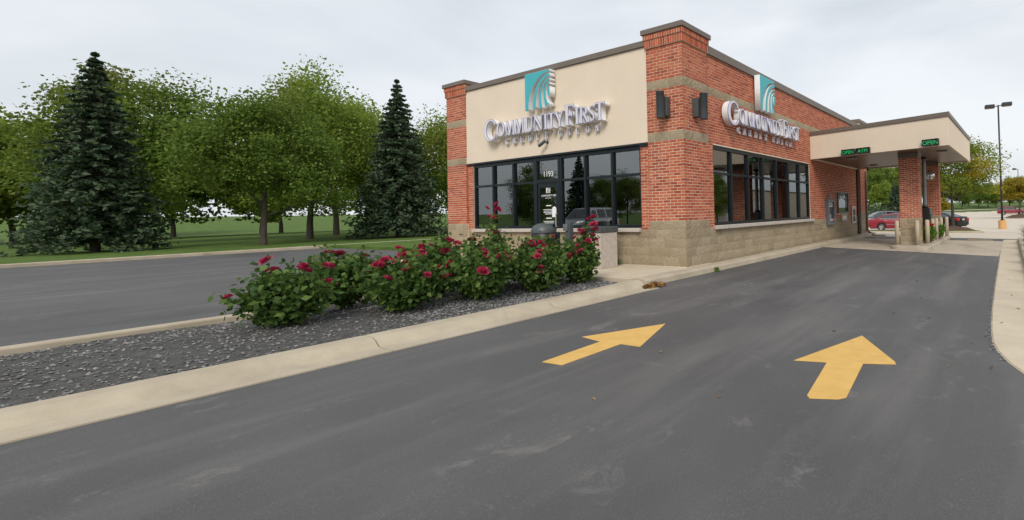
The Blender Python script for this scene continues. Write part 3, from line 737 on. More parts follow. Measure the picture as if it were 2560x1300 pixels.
G['E'] = (0.62, [[(0, 0), (.6, 0), (.62, .24), (.58, .24), (.52, .08), (.24, .08), (.24, .46), (.42, .46), (.45, .38), (.49, .38), (.49, .66), (.45, .66), (.42, .54), (.24, .54), (.24, .92), (.5, .92), (.55, .78), (.59, .78), (.58, 1), (0, 1), (0, .95), (.07, .92), (.07, .08), (0, .05)]])
G['N'] = (0.80, [[(0, 0), (.22, 0), (.22, .05), (.15, .08), (.15, .75), (.62, 0), (.72, 0), (.72, .92), (.79, .95), (.79, 1), (.57, 1), (.57, .95), (.64, .92), (.64, .28), (.2, 1), (0, 1), (0, .95), (.07, .92), (.07, .08), (0, .05)]])
G['M'] = (1.05, [[(0, 0), (.22, 0), (.22, .05), (.16, .08), (.2, .72), (.46, 0), (.54, 0), (.80, .72), (.83, .08), (.76, .05), (.76, 0), (1.05, 0), (1.05, .05), (.99, .08), (.93, 1), (.78, 1), (.53, .3), (.28, 1), (.10, 1), (.06, .08), (0, .05)]])
G['U'] = (0.72, [[(0, 1), (0, .95), (.065, .92)] + ell(.3575, .29, .2925, .30, 180, 360) + [(.65, .92), (.72, .95), (.72, 1), (.49, 1), (.49, .95), (.56, .92)] + ell(.3975, .31, .1625, .21, 360, 180) + [(.235, .92), (.3, .95), (.3, 1)]])
G['Y'] = (0.78, [[(.25, 0), (.55, 0), (.55, .05), (.485, .08), (.485, .42), (.7, .92), (.78, .95), (.78, 1), (.55, 1), (.55, .95), (.61, .92), (.43, .52), (.25, .92), (.31, .95), (.31, 1), (0, 1), (0, .95), (.06, .92), (.315, .40), (.315, .08), (.25, .05)]])
G['O'] = (0.84, [ell(.42, .5, .42, .52, 0, 360, 28)[:-1], ell(.42, .5, .25, .44, 360, 0, 24)[:-1]])
G['C'] = (0.78, [ell(.44, .5, .44, .52, 42, 318, 26) + [(.78, .30), (.70, .26)] + ell(.47, .5, .29, .43, 312, 48, 22) + [(.70, .72), (.77, .70)]])
G['D'] = (0.80, [[(0, 0)] + ell(.32, .5, .47, .5, -90, 90, 20) + [(0, 1), (0, .95), (.07, .92), (.07, .08), (0, .05)], [(.24, .08), (.24, .92)] + ell(.34, .5, .27, .42, 90, -90, 16)])
G['R'] = (0.76, [[(0, 0), (.32, 0), (.32, .05), (.24, .08), (.24, .46), (.33, .46), (.60, 0), (.78, 0), (.78, .05), (.72, .06), (.50, .47)] + ell(.36, .735, .30, .265, -60, 90, 14) + [(0, 1), (0, .95), (.07, .92), (.07, .08), (0, .05)], [(.24, .54), (.24, .92)] + ell(.34, .73, .15, .19, 90, -90, 12)])
cl = [(.50, .80), (.42, .93), (.27, .955), (.12, .86), (.11, .70), (.25, .565), (.38, .44), (.44, .29), (.38, .12), (.24, .045), (.09, .10), (.04, .25)]
G['S'] = (0.54, [offs(cl, [.04, .06, .07, .10, .14, .17, .17, .14, .10, .07, .06, .04])])
def glyph_mesh(ch, h, depth, off=0.0, wscale=1.0):
    cu = bpy.data.curves.new('g', 'CURVE'); cu.dimensions = '2D'; cu.fill_mode = 'BOTH'; cu.extrude = depth / 2; cu.offset = off
    loops = G[ch][1] if isinstance(ch, str) else ch
    for lp in loops:
        sp = cu.splines.new('POLY'); sp.points.add(len(lp) - 1)
        for p, (x, y) in zip(sp.points, lp): p.co = (x * h * wscale, y * h, 0, 1)
        sp.use_cyclic_u = True
    ob = bpy.data.objects.new('g', cu); me = bpy.data.meshes.new_from_object(ob)
    bpy.data.objects.remove(ob); bpy.data.curves.remove(cu); return me
def wall_matrix(front, O):
    if front: return Matrix(((1, 0, 0, O[0]), (0, 0, -1, O[1]), (0, 1, 0, O[2]), (0, 0, 0, 1)))
    return Matrix(((0, 0, 1, O[0]), (1, 0, 0, O[1]), (0, 1, 0, O[2]), (0, 0, 0, 1)))
def text_mesh(s, size, ext=0.002, align='LEFT'):
    cu = bpy.data.curves.new('t', 'FONT'); cu.body = s; cu.size = size; cu.extrude = ext; cu.align_x = align
    ob = bpy.data.objects.new('t', cu); me = bpy.data.meshes.new_from_object(ob); bpy.data.objects.remove(ob); bpy.data.curves.remove(cu); return me
# layout along the wall (metres from the sign's left end), capital height, base height above datum
BIG = [('C', .00, .56, .60, -.08), ('O', .60, .36, .40, 0), ('M', 1.00, .40, .40, 0), ('M', 1.41, .40, .40, 0), ('U', 1.83, .34, .40, 0), ('N', 2.20, .36, .40, 0), ('I', 2.60, .13, .40, 0), ('T', 2.74, .31, .40, 0), ('Y', 3.02, .34, .40, 0),
       ('F', 3.38, .36, .52, 0), ('I', 3.76, .14, .40, 0), ('R', 3.92, .32, .40, 0), ('S', 4.24, .22, .40, 0), ('T', 4.44, .34, .44, 0)]
def logo_curve(rx, vc, up_, dn):
    pts = []
    for i in range(41):
        t = R_(90 - 180 * i / 40); v = vc + (up_ if t >= 0 else dn) * math.sin(t); u = 1 - rx * math.cos(t)
        if v < 0:
            (pu, pv_) = pts[-1]; f = pv_ / (pv_ - v + 1e-9); pts.append((pu + (u - pu) * f, 0.0)); break
        pts.append((u, v))
    return pts
LC = [logo_curve(.86, .05, .89, 3), logo_curve(.68, .05, .85, 3), logo_curve(.56, .10, .71, 3), logo_curve(.42, .22, .54, 1.2), logo_curve(.33, .30, .40, .62), logo_curve(.235, .36, .29, .52), logo_curve(.155, .39, .20, .31), logo_curve(.09, .40, .14, .135)]
LOGO = [[(0, 0), (0, 1), (1, 1)] + LC[0], LC[1] + LC[2][::-1], LC[3] + LC[4][::-1], LC[5] + LC[6][::-1], LC[7]]
def wall_sign(label, front, O, zbase):
    s = empty('wall_sign', O); tag(s, label, 'sign', 'illuminated wall signs')
    inv = s.matrix_basis.inverted()
    def put(name, me, mat, u, z, n_, parent=s):
        me.materials.append(mat); o = bpy.data.objects.new(name, me); COL.objects.link(o); o.parent = parent
        w = wall_matrix(front, (O[0] + (u if front else n_), O[1] + (-n_ if front else u), O[2] + z))
        o.matrix_basis = (Matrix.Translation(-Vector(O)) @ w) if parent is s else Matrix.Identity(4)
        return o
    D = 0.17
    for (ch, u, wd, h, b) in BIG:
        ws = wd / (G[ch][0] * h)
        L_ = put('letter', glyph_mesh(ch, h, D, 0.0, ws), M_WHITE, u, zbase + b, 0.05 + D / 2)
        f = bpy.data.objects.new('letter_trim', glyph_mesh(ch, h, 0.012, 0.004, ws)); COL.objects.link(f); f.data.materials.append(M_PURPLE); f.parent = L_; f.location = (0, 0, D / 2 + 0.002)
        g2 = bpy.data.objects.new('letter_face', glyph_mesh(ch, h, 0.006, -0.010 if ch in 'C' else -0.007, ws)); COL.objects.link(g2); g2.data.materials.append(M_FACE); g2.parent = L_; g2.location = (0, 0, D / 2 + 0.008)
    us = 0.78; small = 'CREDIT UNION'; pitch = 3.85 / 11.6; u = us
    for ch in small:
        if ch == ' ': u += pitch * 0.62; continue
        h = 0.165; wd = G[ch][0] * h * 0.95
        L_ = put('small_letter', glyph_mesh(ch, h, 0.05, 0.004, 0.95), M_WHITE, u, zbase - 0.22, 0.03 + 0.025)
        q_ = bpy.data.objects.new('letter_trim', glyph_mesh(ch, h, 0.006, 0.007, 0.95)); COL.objects.link(q_); q_.data.materials.append(M_PURPLE); q_.parent = L_; q_.location = (0, 0, 0.024)
        f = bpy.data.objects.new('letter_face', glyph_mesh(ch, h, 0.006, -0.002, 0.95)); COL.objects.link(f); f.data.materials.append(M_WHITE); f.parent = L_; f.location = (0, 0, 0.027)
        u += pitch
    # square emblem cut by concentric arcs
    lu, lz, ls = 1.86, zbase + 0.575, 0.985
    for lp in LOGO:
        q = [(x, y) for (x, y) in lp]
        L_ = put('emblem', glyph_mesh([q], ls, D, 0.0), M_WHITE, lu, lz, 0.05 + D / 2)
        f = bpy.data.objects.new('emblem_face', glyph_mesh([q], ls, 0.010, -0.006)); COL.objects.link(f); f.data.materials.append(M_TEAL); f.parent = L_; f.location = (0, 0, D / 2 + 0.002)
wall_sign('white raised letters and teal emblem sign on the brick side wall', False, (-0.05, 1.68, 0), 3.47)
wall_sign('white raised letters and teal emblem sign on the cream stucco front', True, (-6.93, 0.03, 0), 3.47)

# door lettering
def vinyl(name, me, O, label=None):
    me.materials.append(M_TEXT); o = bpy.data.objects.new(name, me); COL.objects.link(o); o.parent = dl if name != 'house_number' else dfo
    o.matrix_basis = wall_matrix(True, O); return o
vinyl('house_number', text_mesh('1193', 0.21, 0.001), (-4.80, 0.131, 2.26))
vinyl('door_lettering', text_mesh('COMMUNITY FIRST', 0.073, 0.001), (-4.87, 0.119, 1.72))
vinyl('door_lettering', text_mesh('CREDIT UNION', 0.035, 0.001), (-4.72, 0.119, 1.665))
for lp in LOGO: vinyl('door_emblem', glyph_mesh([lp], 0.17, 0.002), (-4.67, 0.119, 1.81))
hl = MB()
for k, (z, w) in enumerate(((1.46, .20), (1.36, .44), (1.32, .40), (1.28, .42), (1.24, .30), (1.12, .22), (1.04, .42), (1.0, .36))): hl.box(-4.58 - w / 2, -4.58 + w / 2, 0.1195, 0.1205, z, z + (0.026 if w < .25 else 0.014))
hl.build('hours_lettering', M_TEXT, dl)
MB().prism(ell(0, 0, .085, .085, 0, 180, 10) + [(-.085, -.20), (.085, -.20)], -0.001, 0.001).build('door_sticker', M_TEXT, dl, (-4.36, 0.1195, 1.36), (R_(90), 0, 0))

# ------------------------------------------------------------------ wall lamps on the corner pillar
def wall_lamp(label, front, u):
    rot = 0 if front else SIDE
    s = empty('wall_lamp', (u, -0.0, 3.58) if front else (0.0, u, 3.58), rot); tag(s, label, 'wall lamp', 'cylinder lamps on the corner pillar')
    MB().box(-0.085, 0.085, -0.15, 0.0, -0.23, 0.20).build('back_box', M_LAMP, s, bevel=0.008)
    MB().lathe([(0.0, -0.295), (0.085, -0.295), (0.092, -0.285), (0.092, 0.275), (0.097, 0.277), (0.097, 0.295), (0.0, 0.295)], 24, (0.0, -0.255, 0)).build('cylinder_shade', M_LAMP, s, smooth=False)
wall_lamp('charcoal up and down cylinder lamp on the front face of the corner pillar', True, -0.43)
wall_lamp('charcoal up and down cylinder lamp on the side face of the corner pillar', False, 0.45)
for o in bpy.data.objects:
    if o.name.startswith('cylinder_shade'): o.data.polygons.foreach_set('use_smooth', [True] * len(o.data.polygons))

# security camera on the stucco
sc = empty('security_camera', (-4.47, 0.02, 3.13)); tag(sc, 'small dark security camera below the sign on the stucco front', 'camera')
MB().lathe([(0.0, 0), (0.05, 0), (0.05, 0.03), (0.0, 0.03)], 14, (0, 0, 0.03), 'Y').build('mount', M_LAMP, sc)
MB().tube([(0, -0.0, 0.03), (0.02, -0.10, 0.05), (0.0, -0.14, 0.02)], 0.015, 8).build('arm', M_LAMP, sc)
MB().tube([(0.06, -0.12, 0.05), (-0.13, -0.17, -0.07)], 0.042, 12).build('housing', M_LAMP, sc)

# ------------------------------------------------------------------ drive through canopy
can = empty('drive_through_canopy', (2.2, 10.5, gz(2.2, 10.5))); tag(can, 'flat cream stucco drive through canopy on two brick columns', 'canopy')
CO = Vector((2.2, 10.5, gz(2.2, 10.5)))
def cpart(name, mat, mb, bevel=0.0, parent=None, smooth=False):
    o = mb.build(name, mat, parent or can, bevel=bevel, smooth=smooth)
    if parent is None: o.location = -CO
    return o
A = Vector((-0.055, 8.011)); B = Vector((4.60, 7.08)); C_ = Vector((4.72, 13.85)); D = Vector((-0.055, 14.05))
def inset(poly, d):
    n = len(poly); r = []
    cen = sum(poly, Vector((0, 0))) / n
    L_ = []
    for i in range(n):
        a, b = poly[i], poly[(i + 1) % n]; t = (b - a).normalized(); nn = Vector((-t.y, t.x)); L_.append((a + nn * d, t))
    for i in range(n):
        (p, t), (q, w) = L_[i - 1], L_[i]
        dd = q - p; k = (dd.x * w.y - dd.y * w.x) / (t.x * w.y - t.y * w.x); r.append(p + t * k)
    return r
def ring(o_, i_, z0, z1):
    mb = MB(); n = len(o_)
    for P_, z in ((o_, z0), (o_, z1), (i_, z1), (i_, z0)):
        mb.v += [(p.x, p.y, z) for p in P_]
    for k in range(4):
        for j in range(n):
            a = k * n + j; b = k * n + (j + 1) % n; c = ((k + 1) % 4) * n + (j + 1) % n; d = ((k + 1) % 4) * n + j
            mb.f.append((a, b, c, d))
    return mb
Q = [A, B, C_, D]
cpart('fascia', M_EIFS, ring(Q, inset(Q, 0.07), 3.0, 3.86), 0.006)
cpart('coping', M_COPING, ring(inset(Q, -0.035), inset(Q, 0.32), 3.862, 3.995), 0.005)
cpart('drip_edge', M_SILL, ring(inset(Q, -0.012), inset(Q, 0.02), 3.838, 3.861))
ii = inset(Q, 0.071)
cpart('roof_sheet', M_COPING, MB().prism([tuple(p) for p in ii], 3.70, 3.75))
# soffit boards running across the lanes
def xat(p, q, y): return p.x + (q.x - p.x) * (y - p.y) / (q.y - p.y)
y = ii[1].y + 0.02; nb = 0
ymax = min(ii[2].y, ii[3].y)
def front_y(x): return ii[0].y + (ii[1].y - ii[0].y) * (x - ii[0].x) / (ii[1].x - ii[0].x)
while y < ymax - 0.01:
    y1 = min(y + 0.265, ymax)
    xr0, xr1 = xat(ii[1], ii[2], y), xat(ii[1], ii[2], y1)
    def xl(yy):
        if yy < ii[0].y: return ii[0].x + (ii[1].x - ii[0].x) * (yy - ii[0].y) / (ii[1].y - ii[0].y)
        return ii[0].x
    p = [(xl(y), y), (xr0, y), (xr1, y1 - 0.012), (xl(y1 - 0.012), y1 - 0.012)]
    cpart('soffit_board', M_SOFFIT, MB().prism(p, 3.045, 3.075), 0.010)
    y += 0.265
# columns with block base and brick shaft
def column(x0, x1, y0, y1, nb_):
    core = cpart('column', M_MORTAR, MB().box(x0 + 0.0105, x1 - 0.0105, y0 + 0.0105, y1 - 0.0105, -0.10, 2.86))
    off = CO
    core.location = (0, 0, 0); core.data.transform(Matrix.Translation(-off))
    ms = Masonry()
    o_ = lambda a: (a[0] - off.x, a[1] - off.y, a[2] - off.z)
    zc = 0.813
    ms.courses(o_((0, y0 + 0.0105, 0)), 0, x0, x1, zc, 2.86)
    ms.courses(o_((x1 - 0.0105, 0, 0)), SIDE, y0 + 0.0, y1, zc, 2.86, phase=1)
    # far and left faces, mirrored boxes
    global CAMP; keep = CAMP; CAMP = CAMP - off
    ms.emit(core, nb_); CAMP = keep
    back = Masonry(); back.courses((0, 0, 0), 0, x0, x1, zc, 2.86); back.courses((0, 0, 0), SIDE, y0, y1, zc, 2.86, phase=1)
    V = []; F = []
    for (O, rot, a, b, za, zb) in back.p:
        q = len(V)
        if rot == 0: pts = [(a, y1, za), (b, y1, za), (b, y1 - .017, za), (a, y1 - .017, za)]
        else: pts = [(x0, a, za), (x0, b, za), (x0 + .017, b, za), (x0 + .017, a, za)]
        V += [(p[0] - off.x, p[1] - off.y, za - off.z) for p in pts] + [(p[0] - off.x, p[1] - off.y, zb - off.z) for p in pts]
        F += [(q, q + 1, q + 5, q + 4), (q + 1, q + 2, q + 6, q + 5), (q + 3, q, q + 4, q + 7), (q, q + 3, q + 2, q + 1), (q + 4, q + 5, q + 6, q + 7)]
    me = bpy.data.meshes.new('brick_courses'); me.from_pydata(V, [], F); me.update(); o = link('brick_courses', me, M_BRICK, core); o['kind'] = 'stuff'
    blocks(core, o_((0, y0 + 0.0105, 0)), 0, x0, x1, -0.2032 + 0.001, 5, phase=1)
    blocks(core, o_((x1 - 0.0105, 0, 0)), SIDE, y0, y1, -0.2032 + 0.001, 5, phase=0)
    MB().box(x0, x0 + 0.0105, y0, y1, -0.2, 0.81).box(x0 + 0.011, x1 - 0.011, y1 - 0.0105, y1, -0.2, 0.81).build('block_face', M_BLOCK, core, tuple(-off))
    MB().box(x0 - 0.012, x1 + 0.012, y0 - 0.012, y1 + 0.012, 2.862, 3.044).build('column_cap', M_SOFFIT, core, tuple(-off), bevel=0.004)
    return core
column(2.84, 3.47, 8.72, 9.34, 170)
column(3.02, 3.62, 12.75, 13.35, 120)
# fittings under the soffit
def soff(name, label, cat, x, y, w, d, h, mat):
    o = MB().box(-w / 2, w / 2, -d / 2, d / 2, -h, 0.0).build(name, mat, None, (x, y, 3.044), bevel=0.008)
    return tag(o, label, cat)
def soffit_lamp(x, y, label):
    s = empty('soffit_lamp', (x, y, 3.044)); tag(s, label, 'soffit lamp', 'lamps under the canopy')
    MB().box(-0.17, 0.17, -0.17, 0.17, -0.035, 0).build('housing', M_GREY, s, bevel=0.008)
    MB().box(-0.13, 0.13, -0.13, 0.13, -0.052, -0.036).build('lens', M_SILL, s, bevel=0.006)
soffit_lamp(1.22, 8.95, 'flat square lamp under the canopy nearest the brick wall')
soffit_lamp(1.10, 12.6, 'flat square lamp under the far left part of the canopy')
soffit_lamp(4.2, 9.0, 'flat square lamp under the outer lane end of the canopy')
dc = empty('dome_camera', (0.55, 13.75, 3.044)); tag(dc, 'small pale dome camera hanging from the canopy beside the far opening', 'camera')
MB().lathe([(0, 0), (0.07, 0), (0.07, -0.06), (0, -0.06)], 16).build('mount', M_STEEL, dc)
MB().lathe([(0.068, -0.061)] + [(0.068 * math.cos(R_(a)), -0.061 - 0.075 * math.sin(R_(a))) for a in range(10, 91, 10)], 16).build('dome', M_BLACK, dc, smooth=True)
# LED lane signs on the fascia
FD = (B - A).normalized(); FN = Vector((FD.y, -FD.x)); FR = math.atan2(FD.y, FD.x)
def led(label, a, b, z0, z1, txt):
    mid = A + FD * ((a + b) / 2); w = b - a; h = z1 - z0
    s = empty('lane_sign', (mid.x + FN.x * 0.0, mid.y + FN.y * 0.0, (z0 + z1) / 2), FR); tag(s, label, 'lane sign', 'green lit lane signs')
    MB().box(-w / 2, w / 2, -0.085, -0.002, -h / 2, h / 2).build('case', M_BLACK, s, bevel=0.004)
    fr_ = MB().box(-w / 2 + 0.001, w / 2 - 0.001, -0.125, -0.086, h / 2 - 0.012, h / 2).box(-w / 2 + .001, -w / 2 + 0.013, -0.115, -0.086, -h / 2, h / 2 - 0.013).box(w / 2 - 0.013, w / 2 - .001, -0.115, -0.086, -h / 2, h / 2 - 0.013)
    fr_.build('hood', M_BLACK, s)
    me = text_mesh(txt, h * 0.92, 0.001, 'CENTER'); me.materials.append(M_LED); o = bpy.data.objects.new('led_text', me); COL.objects.link(o); o.parent = s
    o.matrix_basis = Matrix.Translation((0, -0.088, -h * 0.32)) @ Matrix.Rotation(R_(90), 4, 'X') @ Matrix.Diagonal((1.0, 1, 1, 1))
led('black lane sign reading OPEN in green, left of the ATM sign', 1.29, 1.76, 3.015, 3.20, 'OPEN')
led('black lane sign reading ATM in green, right of the first OPEN sign', 1.82, 2.30, 3.015, 3.20, 'ATM')
led('black lane sign reading OPEN in green at the outer right end of the fascia', 4.0, 4.48, 3.03, 3.225, 'OPEN')

# ------------------------------------------------------------------ machines in the drive up wall (plane x = -0.05)
WX = -0.048
def wall_thing(name, label, cat, y, z):
    s = empty(name, (WX, y, z), SIDE); tag(s, label, cat); return s
t = wall_thing('cash_machine', 'blue grey cash machine set into the wall below a small lamp', 'cash machine', 9.95, 0.57)
def fr_box(w0, w1, h0, h1, fw, d, mat, name, parent):
    return MB().box(w0, w0 + fw, -d, 0.0, h0, h1).box(w1 - fw, w1, -d, 0.0, h0, h1).box(w0 + fw, w1 - fw, -d + 0.001, 0.0, h1 - fw, h1).box(w0 + fw, w1 - fw, -d + 0.001, 0.0, h0, h0 + fw).build(name, mat, parent, bevel=0.005)
fr_box(-0.42, 0.42, 0.0, 1.0, 0.11, 0.11, M_ATM, 'surround', t)
MB().box(-0.31, 0.31, -0.03, 0.004, 0.11, 0.89).build('back_panel', M_LAMP, t)
MB().box(-0.24, 0.24, -0.055, -0.031, 0.70, 0.88).build('header_sign', M_TEXT, t, bevel=0.004)
MB().box(-0.10, 0.10, -0.058, -0.0555, 0.74, 0.85).build('header_mark', M_ATM, t)
MB().box(-0.18, 0.16, -0.045, -0.031, 0.44, 0.66).build('screen', M_BLACK, t, bevel=0.004)
MB().box(-0.22, 0.24, -0.10, -0.031, 0.13, 0.24).build('shelf', M_STEEL, t, bevel=0.01)
kp = MB()
for i in range(4):
    for j in range(3): kp.box(-0.12 + i * 0.05, -0.085 + i * 0.05, -0.05, -0.031, 0.28 + j * 0.045, 0.312 + j * 0.045)
kp.build('keypad', M_STEEL, t)
MB().box(0.12, 0.24, -0.115, -0.101, 0.14, 0.22).build('card_reader', M_TAIL, t)
t = wall_thing('wall_call_lamp', 'small white framed lamp on the brick above the cash machine', 'lamp', 10.10, 1.60)
fr_box(-0.10, 0.10, 0.0, 0.20, 0.035, 0.05, M_SILL, 'frame', t); MB().box(-0.065, 0.065, -0.02, 0.003, 0.035, 0.165).build('lens', M_BLACK, t)
t = wall_thing('teller_window', 'dark framed drive up teller window in the brick wall', 'window', 11.725, 1.0)
fr_box(-0.73, 0.73, 0.005, 0.885, 0.06, 0.05, M_LAMP, 'frame', t); MB().box(-0.67, 0.67, 0.02, 0.03, 0.065, 0.825).build('pane', M_GLASS, t)
MB().box(-0.72, 0.72, 0.16, 0.18, 0.02, 0.87).build('blind', M_BLACK, t)
t = wall_thing('deal_drawer', 'white framed transaction drawer below the teller window', 'drawer', 11.80, 0.675)
fr_box(-0.40, 0.40, 0.0, 0.28, 0.07, 0.07, M_SILL, 'frame', t); MB().box(-0.33, 0.33, -0.045, 0.003, 0.07, 0.21).build('drawer_front', M_STEEL, t, bevel=0.006)
t = wall_thing('night_deposit_unit', 'tall steel night deposit unit at the far end of the drive up wall', 'deposit box', 13.24, 0.53)
fr_box(-0.28, 0.28, 0.0, 0.76, 0.06, 0.06, M_STEEL, 'frame', t); MB().box(-0.22, 0.22, -0.02, 0.003, 0.06, 0.70).build('back_panel', M_DSP, t)
MB().box(-0.18, 0.18, -0.05, -0.021, 0.30, 0.36).build('slot', M_SILL, t); MB().box(-0.2, 0.2, -0.045, -0.021, 0.61, 0.69).build('plate', M_SILL, t)

# ------------------------------------------------------------------ island with bollards, kiosk and planters
def rr(x0, x1, y0, y1, r, n=6):
    p = []
    for (cx, cy, a) in ((x1 - r, y1 - r, 0), (x0 + r, y1 - r, 90), (x0 + r, y0 + r, 180), (x1 - r, y0 + r, 270)):
        p += [(cx + r * math.cos(R_(a + 90 * i / n)), cy + r * math.sin(R_(a + 90 * i / n))) for i in range(n + 1)]
    return p
isd = MB().prism(rr(2.60, 3.86, 7.92, 14.5, 0.34), -0.34, -0.085).build('island_kerb', M_PAD, bevel=0.03, seg=3); tag(isd, kind='structure')
ZI = -0.085
def bollard(x, y, label, h=0.82):
    s = empty('bollard', (x, y, ZI)); tag(s, label, 'bollard', 'tan bollards round the island')
    MB().lathe([(0.0, -0.02), (0.07, -0.02), (0.07, h - 0.02)] + [(0.07 * math.cos(R_(a)), h - 0.02 + 0.03 * math.sin(R_(a))) for a in (20, 45, 70)] + [(0.0, h + 0.01)], 20).build('post', M_BOLL, s, smooth=True)
    MB().lathe([(0.0, 0.0), (0.095, 0.0), (0.092, 0.012), (0.0705, 0.014)], 20).build('grout_collar', M_PAD, s)
bollard(2.80, 8.36, 'tan bollard at the near left corner of the island')
bollard(3.42, 8.46, 'tan bollard in front of the near brick column on its right')
bollard(3.64, 9.15, 'tan bollard beside the near column, left of the red flowers')
bollard(3.64, 10.45, 'tan bollard in front of the black kiosk, right of the red flowers')
bollard(3.64, 11.45, 'tan bollard behind the kiosk, between red and white flowers')
bollard(3.68, 12.55, 'tan bollard in front of the far brick column, right of the white flowers')
bollard(3.76, 13.75, 'rightmost tan bollard, at the far end of the island')
k = empty('tube_kiosk', (3.36, 10.75, ZI)); tag(k, 'black pneumatic tube kiosk with a grey pipe rising to the canopy', 'kiosk')
MB().box(-0.17, 0.17, -0.24, 0.24, 0.0, 0.50).build('pedestal', M_BLACK, k, bevel=0.02)
MB().box(-0.24, 0.20, -0.30, 0.30, 0.502, 1.22).build('cabinet', M_BLACK, k, bevel=0.02)
MB().box(0.201, 0.24, -0.22, 0.22, 0.60, 1.0).build('door_panel', M_LAMP, k, bevel=0.01)
MB().lathe([(0.09, 1.221), (0.12, 1.221), (0.12, 1.30), (0.078, 1.32)], 18).build('collar', M_BLACK, k, smooth=True)
MB().lathe([(0.076, 1.30), (0.076, 3.05)], 20).build('pipe', M_GREY, k, smooth=True)
MB().lathe([(0.077, 3.05), (0.115, 3.05), (0.115, 3.125), (0.077, 3.125)], 18).build('top_collar', M_BLACK, k)
mr = empty('convex_mirror', (3.30, 12.735, 2.46)); tag(mr, 'round convex mirror on the far brick column behind the grey pipe', 'mirror')
MB().lathe([(0.20 * math.sin(R_(a)), -0.10 - 0.06 * math.cos(R_(a))) for a in range(0, 91, 15)], 20, (0, 0, 0), 'Y').build('mirror_face', M_CHROME, mr, smooth=True)
MB().tube([(0, 0.02, 0), (0, -0.12, 0)], 0.03, 8).build('bracket', M_LAMP, mr)
def flowers(label, x, y, h, bloom, nbl, gen, seed):
    g = np.random.default_rng(seed)
    s = empty('flower_planter', (x, y, ZI)); tag(s, label, 'planter')
    MB().lathe([(0.0, 0), (0.11, 0), (0.15, 0.24), (0.165, 0.25), (0.165, 0.27), (0.14, 0.27), (0.13, 0.22), (0, 0.22)], 16).build('pot', M_DSP, s)
    n = 900; t_ = g.uniform(0, 1, n) ** 0.7; a = g.uniform(0, 6.28, n); r = 0.24 * np.sqrt(g.uniform(0, 1, n)) * (0.6 + 0.7 * np.sin(t_ * 2.6))
    P = np.stack([r * np.cos(a), r * np.sin(a), 0.06 + t_ * (h - 0.1)], 1)
    link('foliage', quad_mesh('foliage', leaf_quads(P, 0.055, 1.4, gen=g), n), M_LEAF_FL, s)
    for i in range(nbl):
        a = g.uniform(0, 6.28); r = 0.17 * math.sqrt(g.uniform(0, 1)); m_ = 60
        Q_ = g.normal(0, 0.026, (m_, 3)) + np.array([r * math.cos(a), r * math.sin(a), h - 0.02 + g.uniform(-0.10, 0.06)])
        link('bloom', quad_mesh('bloom', leaf_quads(Q_, 0.035, 1.0, gen=g), m_), bloom, s)
flowers('planter of red geraniums between the bollards', 3.56, 9.80, 0.60, M_GER, 8, None, 1)
flowers('planter of white flowers between the far bollards', 3.60, 11.95, 0.60, M_WFL, 8, None, 2)

